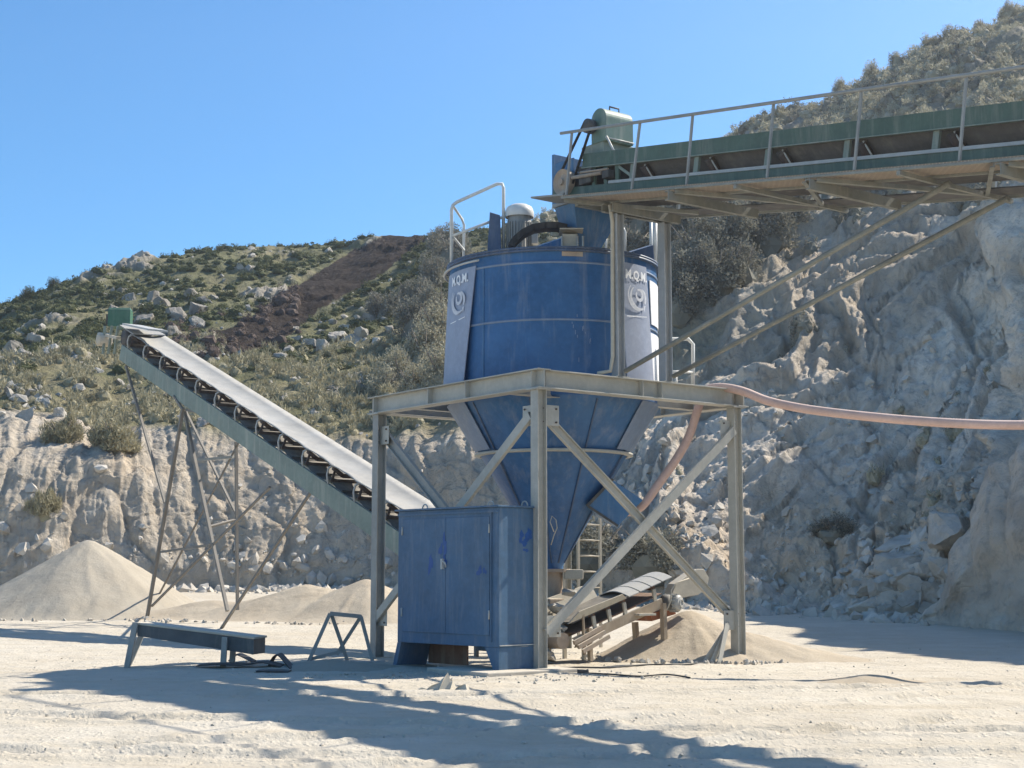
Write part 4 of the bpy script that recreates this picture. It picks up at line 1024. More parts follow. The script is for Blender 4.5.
# drive: curved cover, motor, belts, head pulley
m = MB(); ca0, ca1 = 1.84, 2.48; bc = .60; rr_ = .20; zc0 = zt(bc)+.63
prof = [(bc-rr_, zc0-.42)]+[(bc+rr_*cos(t), zc0+rr_*sin(t)) for t in np.linspace(pi, 0, 17)][::1]+[(bc+rr_, zc0-.42)]
prof = [(bc-rr_, zc0-.42), (bc-rr_, zc0)]+[(bc-rr_*cos(t), zc0+rr_*sin(t)) for t in np.linspace(.15, pi-.15, 15)]+[(bc+rr_, zc0), (bc+rr_, zc0-.42)]
n_ = len(prof); m.add([W(ca0, b, z) for b, z in prof]+[W(ca1, b, z) for b, z in prof], [tuple(range(n_)), tuple(range(2*n_-1, n_-1, -1))]+[(i, n_+i, n_+(i+1) % n_, (i+1) % n_) for i in range(n_)])
cov = m.build('drive_cover', 'cover', oc, bevel=.006)
MB().tube([W(2.1, bc, zc0+rr_-.01), W(2.1, bc, zc0+rr_+.08), W(2.32, bc, zc0+rr_+.08), W(2.32, bc, zc0+rr_-.01)], .016, 6).build('handle', 'dark', cov)
MB().tube([W(ca0-.02, bc-rr_-.01, zc0-.38), W(ca1, bc-rr_-.01, zc0-.38)], .014, 6).tube([W(ca0, bc-rr_-.01, zc0-.36), W(ca0, bc-.45, zc0-.75)], .02, 6).build('cover_trim', 'galv', cov)
m = MB(); m.fbox(1.86, 2.6, .5, 1.1, zt(.8)-.02, zc0-.40); m.build('motor_base', 'greenpale', oc, bevel=.01)
m = MB(); m.lathe(W(1.66, bc+.12, zc0-.12), [(0, 0), (.13, 0), (.13, .13), (.06, .14), (.06, .2), (0, .2)], 20, X1); m.build('small_pulley', 'dark', oc)
hp = W(1.60, 1.36, zt(1.36)-.50)
m = MB(); m.lathe(hp, [(0, -.03), (.06, -.03), (.06, .02), (.15, .045), (.20, .02), (.235, .0), (.235, .13), (.0, .13)], 28, X1, smooth=False); m.build('large_pulley', 'rustdusty', oc)
for s_ in (1, -1):
    q0 = W(1.68, bc+.12, zc0-.12); q1 = hp+X1*.08; d = (q1-q0).normalized(); nrm = X1.cross(d).normalized()
    MB().bar(q0+nrm*.11*s_, q1+nrm*.22*s_, .05, .018, X1).build('drive_belt', 'rubberdark', oc)
m = MB(); m.lathe(W(OA0+.08, 1.36, zt(1.36)-.50), [(0, 0), (.22, 0), (.22, .92), (0, .92)], 28, X1); m.build('head_pulley', 'rubber', oc)
for a in (1.80, 2.10, 2.4, 2.7): pass
# gear pieces on the near side between the chords
MB().fbox(1.66, 1.80, .62, .95, zt(.8)-.56, zt(.8)-.30).build('bearing_block', 'dark', oc, bevel=.02)
MB().fbox(1.62, 1.78, .1, .28, zt(.2)-.5, zt(.2)-.36).build('bearing_block', 'dark', oc, bevel=.02)
MB().tube([W(1.64, 1.1, zt(1)-.42), W(1.64, .3, zt(.3)-.40)], .035, 8).tube([W(1.66, .9, zt(.9)-.35), W(1.66, .15, zt(.1)-.33)], .02, 6).build('tension_rod', 'rustdusty', oc)
for b in (.62, .30, 0.0): MB().bar(S(OA0, b, -.59), S(OA0, b, -.25), .04, .09, X1).build('upright', 'green', oc)
MB().bar(S(OA0-.01, .0, -.27), S(OA0-.01, -.40, -.50), .02, .05, X1).build('brace_strap', 'greenpale', oc)
# head box and discharge hopper
m = MB(); m.hexa([W(1.74, .98, zt(1.3)-.86), W(2.84, .98, zt(1.3)-.86), W(2.84, 1.80, zt(1.3)-.86), W(1.74, 1.80, zt(1.3)-.86)],
                 [W(1.74, .98, zt(1.3)-.80), W(2.84, .98, zt(1.3)-.80), W(2.84, 1.80, zt(1.3)-.80), W(1.74, 1.80, zt(1.3)-.80)]); m.build('hopper_flange', 'steelgrey', oc)
m = MB(); 
m.fbox(1.74, 2.84, 1.74, 1.80, zt(1.3)-.80, zt(1.5)+.10).fbox(1.735, 1.76, 1.18, 1.74, zt(1.3)-.80, zt(1.3)-.06).fbox(2.82, 2.845, 1.0, 1.74, zt(1.3)-.80, zt(1.5)+.10); m.build('head_box', 'bluehop', oc)
zt0, zt1 = zt(1.3)-.86, ZT+.04
m = MB(); m.hexa([W(2.02, 1.36, zt1), W(2.38, 1.36, zt1), W(2.38, 1.66, zt1), W(2.02, 1.66, zt1)], [W(1.78, 1.22, zt0), W(2.82, 1.02, zt0), W(2.82, 1.78, zt0), W(1.78, 1.78, zt0)]); m.build('discharge_hopper', 'bluehop', oc, bevel=.008)
MB().fbox(1.6, 2.9, .9, .98, zt(1)-.98, zt(1)-.88).build('head_bearer', 'olivesteel', oc)
# support columns standing on the frame beam, header and long struts
for a in (OA0-.02, OA1-.0):
    m = MB(); m.Hs(W(a, 0, FH+.012), W(a, 0, zt(0)-1.14), .165, .165, X2); cc = m.build('support_column', 'steelblue', oc, bevel=.003)
    MB().fbox(a-.15, a+.15, -.12, .12, FH, FH+.012).build('base_plate', 'steel', cc)
MB().Cs(W(1.5, -.11, zt(0)-1.06), W(3.1, -.11, zt(0)-1.06), .07, .15, X2).build('header_beam', 'olivesteel', oc)
MB().Cs(W(1.5, .11, zt(0)-1.04), W(3.1, .11, zt(0)-1.04), .07, .15, -X2).build('header_beam', 'olivesteel', oc)
MB().tube([W(1.55, -.02, zt(0)-1.0), W(1.62, 0, zt(0)-1.3), W(1.60, 0, FH+.35), W(1.56, .02, FH+.1), W(1.35, .1, FH+.05)], .035, 8).build('conduit', 'dusty', oc)
e1_ = PA(950, 183, OA0); e2_ = PA(1008, 198, OA1)
MB().tube([W(OA0+.02, -.13, FH+.10), e1_], .042, 8).build('strut', 'olivesteel', oc)
MB().tube([W(OA1+.05, -.13, FH+.10), e2_], .042, 8).build('strut', 'olivesteel', oc)
# far trestle of the same conveyor, outside the picture
for b in (-12.8,):
    for a in (OA0, OA1): MB().Hs(W(a, b, -.05), W(a, b, zt(b)-1.1), .18, .18, X2).build('trestle_leg', 'steel', oc)

# ================================================================== LONG LEFT CONVEYOR
LA0, LA1 = 1.80, 2.78
zl_ = lambda b: 3.08+(b-8.71)*.3846
lc = thing('long_conveyor', 'long inclined conveyor with pale dusty belt rising to the left', 'conveyor', W(2.3, 12, 0))
def Q(a, b, dz): return W(a, b, zl_(b)+dz)
LB0, LB1 = 3.4, 21.75
MB().Cs(Q(LA0, LB0, -.22), Q(LA0, LB1-.0, -.22), .07, .44, X1).build('side_channel', 'greenpale', lc)
MB().Cs(Q(LA1, LB0, -.22), Q(LA1, LB1-.0, -.22), .07, .44, -X1).build('side_channel', 'greenpale', lc)
nb = 16
for i in range(nb):
    b = 21.27-1.145*i
    for a, s_ in ((LA0-.0, 1), (LA1, -1)):
        m = MB(); m.tube([Q(a, b, -.02), Q(a, b+.06, .20), Q(a+s_*.02, b+.02, .36), Q(a+s_*.10, b-.08, .46)], .026, 6); m.build('bracket', 'galv', lc)
    m = MB(); m.tube([Q(LA0+.06, b-.1, .40), Q(LA0+.30, b-.1, .24)], .05, 8).tube([Q(LA0+.31, b-.1, .23), Q(LA1-.31, b-.1, .23)], .05, 8).tube([Q(LA1-.30, b-.1, .24), Q(LA1-.06, b-.1, .40)], .05, 8)
    m.bar(Q(LA0+.0, b-.1, .12), Q(LA1, b-.1, .12), .06, .06, X2).bar(Q(LA0+.03, b-.12, .14), Q(LA0+.12, b-.12, .40), .03, .05, X2)
    m.build('idler_set', 'rustdark', lc)
    MB().bar(Q(LA0+.02, b-.55, .03), Q(LA1-.02, b-.55, .03), .05, .05, X2).build('cross_tie', 'dark', lc)
# carrying belt: ragged dusty near edge, smooth far wing
def belt2():
    m = MB(); n = 150; vs = []; rq = random.Random(9)
    prof = [(LA0-.02, .50), (LA0+.14, .475), (LA0+.32, .44), (LA0+.49, .435), (LA0+.66, .45), (LA1-.14, .49), (LA1-.0, .56)]
    k = len(prof)
    for th in (0, -.02):
        for i in range(n+1):
            b = 3.2+(21.15-3.2)*i/n
            for j, (a, z) in enumerate(prof):
                da = (.05*abs(sin(b*2*pi/1.145*1.0))+.03*rq.random()) if j == 0 else 0
                vs.append(Q(a+da, b, z+th-(.03*abs(sin(b*pi/1.145)) if j < 2 else 0)))
    o2 = (n+1)*k; fs = []
    for i in range(n):
        for j in range(k-1):
            a = i*k+j; fs.append((a, a+1, a+k+1, a+k)); fs.append((o2+a, o2+a+k, o2+a+k+1, o2+a+1))
        fs.append((i*k, (i+1)*k, o2+(i+1)*k, o2+i*k)); fs.append((i*k+k-1, o2+i*k+k-1, o2+(i+1)*k+k-1, (i+1)*k+k-1))
    m.add(vs, fs, True); m.build('carrying_belt', 'belt', lc)
belt2()
m = MB(); n = 160; vs = []
for th in (0, -.014):
    for i in range(n+1):
        b = 3.4+(21.6-3.4)*i/n; s_ = .14*abs(sin(pi*(b-21.27)/1.145))**1.2
        for a in (LA0+.04, LA1-.04): vs.append(Q(a, b, .12-s_+th))
o2 = (n+1)*2; fs = []
for i in range(n):
    a = 2*i; fs += [(a, a+1, a+3, a+2), (o2+a, o2+a+2, o2+a+3, o2+a+1), (a, a+2, o2+a+2, o2+a), (a+1, o2+a+1, o2+a+3, a+3)]
m.add(vs, fs, True); m.build('return_belt', 'rubber', lc)
# head end
MB().lathe(Q(LA0+.08, 21.8, .2), [(0, 0), (.24, 0), (.24, .84), (0, .84)], 24, X1).build('head_pulley', 'rubber', lc)
m = MB(); m.hexa([Q(LA0-.0, 20.95, .50), Q(LA1, 20.95, .56), Q(LA1, 21.95, .52), Q(LA0, 21.95, .50)], [Q(LA0-.0, 20.95, .53), Q(LA1, 20.95, .59), Q(LA1, 21.95, .55), Q(LA0, 21.95, .53)]); m.build('head_cover', 'belt', lc)
g0, g1 = PA(107.5, 326, 1.95), PA(107.5, 307.5, 1.95); g2 = PA(131.5, 326, 1.95)
# gear box aligned with the conveyor: long side seen from the camera
L_ = .66; hd = Vector((1, .05, 0)).normalized(); dp = Vector((-.05, .5, 0))
m = MB(); q = [g0, g0+hd*L_, g0+hd*L_+dp, g0+dp]; hgt = g1.z-g0.z
m.hexa(q, [v+UP*(hgt*.86) for v in q]); top = [v+UP*(hgt*.86) for v in q]; tin = [top[0]+dp*.12+hd*.02+UP*hgt*.14, top[1]+dp*.12-hd*.02+UP*hgt*.14, top[2]-dp*.12-hd*.02+UP*hgt*.14, top[3]-dp*.12+hd*.02+UP*hgt*.14]
m.hexa([v+UP*.002 for v in top], tin); gb = m.build('gear_box', 'greenfresh', lc, bevel=.01)
MB().box(g0-hd*.03+dp*.5+UP*hgt*.4, (.05, .3, .3), (hd, Vector((0, 1, 0)), UP)).build('end_flange', 'dark', gb)
for px, px2, A in ((105, 103, 1.75), (112, 108.5, 1.80), (118, 114.5, 1.85)): MB().bar(PA(px, 326, A), PA(px2, 354, A), .06, .07, X1).build('drive_bracket', 'greenpale', lc)
MB().bar(PA(132, 325, 2.0), PA(158, 330.5, 2.0), .6, .05, X1).build('cover_board', 'galv', lc)
MB().lathe(PA(97.5, 339, 1.6), [(0, 0), (.10, 0), (.20, .03), (.205, .36), (.14, .42), (0, .42)], 24, X1).build('drive_motor', 'dusty', lc)
MB().bar(PA(99, 334, 1.8), PA(118, 338, 1.8), .1, .08, X1).build('motor_arm', 'dusty', lc)
# trestle legs
def leg(p0, p1, r=.055, mat='legsteel', name='leg'): MB().bar(p0, p1, r*1.15, r*1.15, X1).build(name, mat, lc)
leg(PA(126, 366, 1.76), PA(165, 503, 1.76)); leg(PA(183, 408, 1.74), PA(146.5, 621, 1.74), .07); leg(PA(174, 396, 1.76), PA(183, 410, 1.76), .05)
leg(PA(184.5, 412, 1.80), PA(227.5, 611, 1.80), .065); leg(PA(186, 412, 2.8), PA(236, 514, 2.8), .05, name='cross_brace'); leg(PA(236, 442, 2.8), PA(237.5, 610, 2.8), .06)
leg(PA(198, 460, 2.3), PA(233, 457, 2.75), .055, 'steelgrey', 'cross_brace'); leg(PA(161, 552, 1.76), PA(210, 545, 1.78), .05, name='cross_brace'); leg(PA(209, 527, 1.82), PA(235, 520, 2.75), .05, name='cross_brace')
leg(PA(152, 606, 1.80), PA(270, 487, 1.80), .045, name='cross_brace'); leg(PA(221, 629, 1.4), PA(312, 490, 1.80), .05, name='cross_brace')
leg(PA(186, 410, 1.80), PA(210, 414, 1.80), .05, name='cross_brace')
leg(PA(240, 440, 2.8), PA(150, 612, 2.8), .035, name='cross_brace')
for b in (4.2,):
    for a in (LA0, LA1): leg(Q(a, b, -.4), W(a, b, 0), .06)

# ================================================================== SHORT CONVEYOR UNDER THE SILO
B0_ = 1.15
scv = thing('short_conveyor', 'short dust caked conveyor sloping up to the right beneath the silo', 'conveyor', W(2.3, B0_, 0))
g0 = PB(563, 645.5, B0_); g1 = PB(662, 600.6, B0_); dr = (g1-g0).normalized(); wd = .75
def K(t, bb, dz):    # t metres along, bb across, dz up
    return g0+dr*t+X2*bb+UP*dz
Lg = (g1-g0).length
MB().Cs(K(.25, 0, -.04), K(Lg, 0, -.04), .05, .17, X2).build('side_girder', 'dustyrust', scv)
MB().Cs(K(.25, wd, -.04), K(Lg, wd, -.04), .05, .17, -X2).build('side_girder', 'dustyrust', scv)
for t in (.75, 1.12, 1.5, 2.25):
    for bb in (0, wd): MB().bar(K(t, bb, .05), K(t-.04, bb, .27), .04, .07, X2).build('bracket', 'dusty', scv)
    m = MB(); m.tube([K(t, .05, .28), K(t, wd-.05, .28)], .045, 10); m.build('roller', 'rust', scv)
m = MB(); m.hexa([K(.2, -.02, .30), K(.2, wd+.02, .30), K(Lg+.12, wd+.02, .34), K(Lg+.12, -.02, .34)], [K(.2, -.02, .33), K(.2, wd+.02, .33), K(Lg+.12, wd+.02, .37), K(Lg+.12, -.02, .37)]); m.build('belt', 'rubber', scv)
m = MB(); m.hexa([K(.3, .0, .10), K(.3, wd, .10), K(Lg, wd, .12), K(Lg, 0, .12)], [K(.3, 0, .115), K(.3, wd, .115), K(Lg, wd, .135), K(Lg, 0, .135)]); m.build('return_belt', 'rust', scv)
# pale covers over the upper half, rounded
for i in range(4):
    t0 = 1.55+i*.28; m = MB(); vs = []
    for t in (t0, t0+.255):
        for k in range(9):
            f = k/8; vs.append(K(t, -.05+f*(wd+.1), .35+.09*sin(pi*f)+.004*i))
        for k in range(9):
            f = 1-k/8; vs.append(K(t, -.05+f*(wd+.1), .335+.09*sin(pi*f)+.004*i))
    m.add(vs, [tuple(range(18)), tuple(range(35, 17, -1))]+[(k, 18+k, 18+(k+1) % 18, (k+1) % 18) for k in range(18)]); m.build('belt_cover', 'galv', scv)
# feed hopper boards at the tail
m = MB(); m.hexa([K(.1, -.03, .33), K(1.5, -.03, .33), K(1.5, .0, .33), K(.1, .0, .33)], [K(.3, -.10, .48), K(1.35, -.10, .45), K(1.35, -.07, .45), K(.3, -.07, .48)]); m.build('skirt_board', 'dusty', scv)
m = MB(); m.hexa([K(.1, wd, .33), K(1.5, wd, .33), K(1.5, wd+.03, .33), K(.1, wd+.03, .33)], [K(.0, wd+.15, .68), K(1.45, wd+.15, .6), K(1.45, wd+.18, .6), K(.0, wd+.18, .68)]); m.build('skirt_board', 'dusty', scv)
# legs
def sleg(px, y0, y1, bb, w=.08): MB().bar(PB(px, y0, B0_+bb), PB(px+1.5, y1, B0_+bb), w, w*.8, X2).build('leg', 'dustyrust', scv)
sleg(589, 628, 661, -.02); sleg(663, 603, 649, -.02, .10); sleg(635, 622, 645, wd, .10); sleg(583, 612, 655, -.04, .04)
MB().bar(PB(640, 617, B0_+.4), PB(664, 610, B0_+.4), .6, .14, X2).build('cross_plate', 'rustorange', scv, label='rust red plate between the legs of the short conveyor')
m = MB(); m.tube([K(.05, .05, .06), K(.05, wd-.05, .06)], .14, 16); m.build('tail_pulley', 'rustdusty', scv)
for i in range(3): MB().bar(K(.2+.06*i, -.06-.05*i, -.02-.09*i), K(.85+.05*i, -.06-.05*i, .03-.09*i), .05, .07, X2).build('tail_plate', 'rustdusty', scv)
hm = PB(681, 603, B0_-.08)
m = MB(); m.lathe(hm, [(0, -.03), (.07, -.03), (.12, -.0), (.145, .04), (.145, .30), (.10, .33), (0, .33)], 24, X2)
m = MB(); ax = (X1*.35-X2*.94).normalized(); m.lathe(hm, [(0, .0), (.05, .0), (.055, .02), (.075, .02), (.08, -.0), (.12, -.005), (.145, -.04), (.145, -.33), (0, -.33)], 24, ax, smooth=False)
for k in range(16):
    t = 2*pi*(k+.5)/16; u_ = ax.orthogonal().normalized(); v_ = ax.cross(u_); d = u_*cos(t)+v_*sin(t); m.box(hm-ax*.19+d*.155, (.03, .012, .26), (d, ax.cross(d), ax))
mo = m.build('motor', 'galv', scv)
MB().lathe(PB(669, 602, B0_-.02), [(0, .02), (.13, .02), (.13, -.12), (0, -.12)], 20, ax).build('gear_housing', 'dark', scv)
MB().fbox(3.05, 3.45, B0_-.15, B0_+.3, hm.z-.21, hm.z-.17).build('motor_plate', 'dusty', scv)
MB().tube([PB(px, py, B0_-.25) for px, py in ((667, 610), (671, 600), (671, 590), (676, 583), (690, 578))], .012, 6).build('motor_cable', 'dusty', scv)
m = MB(); cpts = [PB(px, py, B0_+.1) for px, py in ((672, 594), (676, 584), (697, 569), (704, 569), (709, 578), (707, 589), (698, 595), (681, 598))]
m.hexa(cpts, [p+X2*.22 for p in cpts]); m.build('chain_guard', 'dusty', scv, bevel=.01)
# dusty clutter: feeder stones and boxes below the outlet
fd = thing('feeder_box', 'dust buried feeder box below the outlet of the silo', 'feeder', W(FA/2, FB/2-.5, 0))
MB().fbox(1.75, 2.65, 1.95, 2.6, .55, .85).build('tray', 'dusty', fd, bevel=.03)
MB().fbox(1.8, 2.5, 2.0, 2.55, .87, 1.12).build('feed_box', 'rustdusty', fd, bevel=.03)
for a in (1.8, 2.6):
    for b in (2.0, 2.55): MB().fbox(a-.03, a+.03, b-.03, b+.03, .0, .55).build('leg', 'dusty', fd)
for k, (a, b, z_, s_, lb) in enumerate(((1.75, 1.7, .95, .24, 'dust coated stone lying on the feeder tray'), (1.55, 1.55, .62, .26, 'lower dust coated stone beside the feeder tray'), (1.2, 1.4, .16, .24, 'dust coated stone on the ground behind the front column'), (2.1, 1.8, 1.2, .2, 'small stone on top of the feeder box'))):
    p = W(a, b, z_); boulder(0, 0, s_, 'rockpale', lb, None, .5, 'dusty_stone', pos=p)

# ================================================================== LADDER
LD = 3.9
ld = thing('steel_ladder', 'narrow steel ladder hanging inside the frame behind the short conveyor', 'ladder', PB(588, 590, LD))
l0, l1 = PB(578.5, 600, LD), PB(578.5, 488, LD); r0_, r1_ = PB(600.5, 600, LD), PB(600.5, 492, LD)
l1.z = 4.4; l1.x = l0.x; l1.y = l0.y; r1_.x = r0_.x; r1_.y = r0_.y; r1_.z = 4.4
l0.z = r0_.z = .1
MB().bar(l0, l1, .05, .05, X1).build('stile', 'dusty', ld); MB().bar(r0_, r1_, .05, .05, X1).build('stile', 'dusty', ld)
zz = .35
while zz < 4.3: MB().tube([Vector((l0.x, l0.y, zz)), Vector((r0_.x, r0_.y, zz))], .017, 6).build('rung', 'dusty', ld); zz += .31

# ================================================================== CABINET
def blotch(seed, n=22):
    q = random.Random(seed); ph = [q.uniform(0, 6.28) for _ in range(4)]
    return [(t, 1+.32*sin(2*t+ph[0])+.22*sin(3*t+ph[1])+.16*sin(5*t+ph[2])+.10*sin(9*t+ph[3])) for t in np.linspace(0, 2*pi, n+1)[:-1]]
cb = thing('electrical_cabinet', 'big blue steel cabinet with two doors beside the front column', 'cabinet', W(-.5, 1.3, .07))
ca_, cb0, cb1, ch0, ch1 = -.98, -.01, 2.50, .42, 2.62
MB().fbox(ca_, -.17, cb0, cb1, ch0, ch1-.02).build('body', 'bluecab', cb, bevel=.008)
MB().fbox(ca_-.05, -.14, cb0-.03, cb1+.05, ch1-.018, ch1+.012).build('roof', 'bluecab', cb, bevel=.004)
dm = (cb0+cb1)/2
for i, (b0, b1) in enumerate(((cb0+.20, dm-.004), (dm+.004, cb1-.14))):
    d = MB().fbox(ca_-.022, ca_+.004, b0, b1, .60, ch1-.16).build('door', 'bluecab', cb, bevel=.005)
    if i == 1:
        MB().fbox(ca_-.075, ca_-.024, dm+.03, dm+.07, 1.63, 1.80).tube([W(ca_-.07, dm+.02, 1.76), W(ca_-.09, dm-.06, 1.74), W(ca_-.06, dm-.05, 1.66)], .012, 6).build('handle', 'galv', d)
    # retouched patches
    if i == 1: 
        m = MB()
        for (b_, z_, w_, h_) in ((dm+.02, 2.02, .10, .30), (dm+.12, 1.95, .08, .2), (dm+.38, 1.72, .09, .34), (dm+.02, 1.78, .09, .14)): m.add([W(ca_-.0245, b_+w_/2*cos(t)*k_, z_+h_/2*sin(t)*k_) for t, k_ in blotch(int(b_*97+z_*31))], [tuple(range(22))])
        m.build('paint_patch', 'bluetouch', d)
    else:
        m = MB(); 
        for (b_, z_, w_, h_) in ((.42, 1.60, .11, .14), (.30, 1.60, .08, .1)): m.add([W(ca_-.0245, b_+w_/2*cos(t)*k_, z_+h_/2*sin(t)*k_) for t, k_ in blotch(int(b_*77+z_*31))], [tuple(range(22))])
        m.build('paint_patch', 'bluetouch', d)
    for z_ in (.85, 2.2): MB().tube([W(ca_-.03, (b0 if i == 0 else b1), z_), W(ca_-.03, (b0 if i == 0 else b1), z_+.14)], .014, 8).build('hinge', 'galv', d)
# raised edge frame round the doors
MB().fbox(ca_-.028, ca_+.002, cb0+.155, cb0+.175, .5, ch1-.1).fbox(ca_-.028, ca_+.002, cb0+.01, cb1-.01, ch1-.10, ch1-.07).build('door_frame', 'bluecab', cb)
# base: cut-away skirts
def skirt(b0, b1, flip):
    m = MB(); d_ = .0
    if not flip: q = [W(ca_, b0, .07), W(ca_, b1-.10, .07), W(ca_, b1, ch0-.002), W(ca_, b0, ch0-.002)]
    m.hexa(q, [p+X1*.03 for p in q]); return m
m = MB(); q = [W(ca_, cb0, .07), W(ca_, cb0+.13, .07), W(ca_, cb0+.33, ch0-.002), W(ca_, cb0, ch0-.002)]; m.hexa(q, [p+X1*.03 for p in q]); m.build('base_skirt', 'bluecab', cb)
m = MB(); q = [W(ca_, cb1+.12, .02), W(ca_, cb1+.02, .02), W(ca_, cb1-.10, ch0-.002), W(ca_, cb1, ch0-.002)]; m.hexa(q, [p+X1*.65 for p in q]); m.build('base_skirt', 'bluecab', cb)
MB().fbox(ca_+.02, -.20, cb0, cb0+.02, .07, ch0-.002).build('base_skirt', 'bluecab', cb)
MB().fbox(-.30, -.27, 1.5, cb1, .05, ch0-.002).build('base_skirt', 'rust', cb, label='rusty inner sheet under the cabinet')
MB().fbox(-.28, -.20, .3, 1.3, .30, ch0-.002).build('base_rail', 'bluecab', cb)
MB().fbox(ca_+.01, -.18, cb0-.02, cb0-.002, ch0+.02, ch0+.035).build('side_seam', 'galv', cb)
for (a, b) in ((ca_+.25, .45), (ca_+.25, 2.1), (-.3, .12)):
    MB().tube([W(a, b+.07*cos(t), ch1+.012+.085*sin(t)) for t in np.linspace(0, pi, 9)], .012, 6).build('lifting_eye', 'galv', cb)
m = MB(); 
for (a, z_, w_, h_) in ((-.50, 2.15, .10, .16), (-.34, 2.18, .12, .22), (-.42, 2.06, .16, .12), (-.40, 1.93, .1, .06)): m.add([W(a+w_/2*cos(t)*k_, cb0-.0035, z_+h_/2*sin(t)*k_) for t, k_ in blotch(int(a*-97+z_*31))], [tuple(range(22))])
m.build('paint_patch', 'bluetouch', cb)
m = MB(); q = [PB(p[0], p[1], -.02) for p in ((439, 690), (452, 676), (456, 684), (444, 692))]
deb = thing('scrap_shard', 'dusty shards of crust heaped in front of the cabinet', 'debris', PZ(446, 689, 0))
c0 = PZ(446, 689, 0)
for i, (dx, dy, h_, w_, an) in enumerate(((.0, 0, .24, .22, .5), (.10, .05, .16, .2, 1.1), (-.16, -.02, .10, .25, .1), (.2, -.05, .09, .2, -.4), (-.3, .0, .06, .2, .3))):
    m = MB(); b_ = c0+Vector((dx, dy, -.02)); u = Vector((cos(an), sin(an), 0)); v = Vector((-sin(an), cos(an), 0))
    m.hexa([b_-u*w_*.5, b_+u*w_*.5, b_+u*w_*.5+v*.10, b_-u*w_*.5+v*.12], [b_-u*w_*.15+UP*h_*.7, b_+u*w_*.25+UP*h_+v*.05, b_+u*w_*.3+v*.09+UP*h_*.9, b_-u*w_*.1+v*.1+UP*h_*.6]); m.build('shard', 'dusty', deb)

cb.rotation_euler = (0, 0, R(6))
# ================================================================== HOSE
hp_ = [PY(622, 512, 27.3), PY(634, 511, 27.1), PY(645, 503, 27.0), PY(660, 482, 26.95), PY(677, 458, 26.9), PY(689, 436, 26.9), PY(697, 412, 26.9), PY(702, 398, 27.0), PY(707, 390, 26.9), PY(716, 387.5, 26.7), PY(728, 388, 26.4), PY(745, 392, 26.1), PY(768, 401, 25.8), PY(800, 408, 25.4), PY(840, 413.5, 25.0), PY(900, 419.5, 24.6), PY(960, 423.5, 24.2), PY(1024, 425, 24.0), PY(1100, 422, 23.8), PY(1200, 440, 23.6), PY(1280, 520, 23.5), PY(1310, 640, 23.5)]
def smooth_path(P, k=6):
    out = []
    for i in range(len(P)-1):
        p0, p1, p2, p3 = P[max(i-1, 0)], P[i], P[i+1], P[min(i+2, len(P)-1)]
        for j in range(k):
            t = j/k; out.append(.5*((2*p1)+(-p0+p2)*t+(2*p0-5*p1+4*p2-p3)*t*t+(-p0+3*p1-3*p2+p3)*t**3))
    return out+[P[-1]]
hs = MB().tube(smooth_path(hp_), .078, 14).build('hose', 'hose', None, label='thick pink hose strung over the frame corner and off to the right', cat='hose')

# ================================================================== BENCH, TRESTLE, SCRAP
bn_ = thing('steel_table', 'low steel table with dark blue apron standing on the dust at left', 'table', PZ(190, 668, 0))
YB = 25.0
bl, br_ = PY(136, 622.5, YB+.2), PY(255, 637, YB+.1)
dep = Vector((.15, .75, .0)); hh = .30
q = [bl, br_, br_+dep*.75, bl+dep*.75]
MB().hexa([v+UP*-.035 for v in q], q).build('top', 'dusty', bn_, bevel=.006)
for qq in ((bl, br_), ): 
    m = MB(); a, b = qq; v = [a+UP*-.037+Vector((.02, .02, 0)), b+UP*-.037+Vector((-.02, .02, 0))]; m.hexa([v[0]-UP*(hh*.62), v[1]-UP*(hh*.85), v[1]-UP*(hh*.85)+Vector((0, .03, 0)), v[0]-UP*(hh*.62)+Vector((0, .03, 0))], [v[0], v[1], v[1]+Vector((0, .03, 0)), v[0]+Vector((0, .03, 0))]); m.build('apron', 'slate', bn_)
m = MB(); v = [br_+Vector((-.03, .03, -.037)), br_+dep*.74+Vector((-.03, 0, -.037))]; m.hexa([v[0]-UP*hh*.85, v[1]-UP*hh*.85, v[1]-UP*hh*.85-Vector((.03, 0, 0)), v[0]-UP*hh*.85-Vector((.03, 0, 0))], [v[0], v[1], v[1]-Vector((.03, 0, 0)), v[0]-Vector((.03, 0, 0))]); m.build('apron', 'slate', bn_)
def gl_(p): return Vector((p.x, p.y, gzf(p.x, p.y)-.02))
for (p, q_) in ((bl+Vector((.0, -.02, .0)), bl+Vector((-.12, -.05, 0))), (bl+dep*.7+Vector((-.04, 0, 0)), bl+dep*.9+Vector((-.42, 0, 0))), (br_+Vector((-.50, -.02, 0)), br_+Vector((-.52, -.02, 0))), (br_+dep*.7+Vector((-.55, 0, 0)), br_+dep*.7+Vector((-.58, 0, 0)))):
    MB().bar(p, gl_(q_), .09, .08, Vector((1, 0, 0))).build('leg', 'steelgrey', bn_)
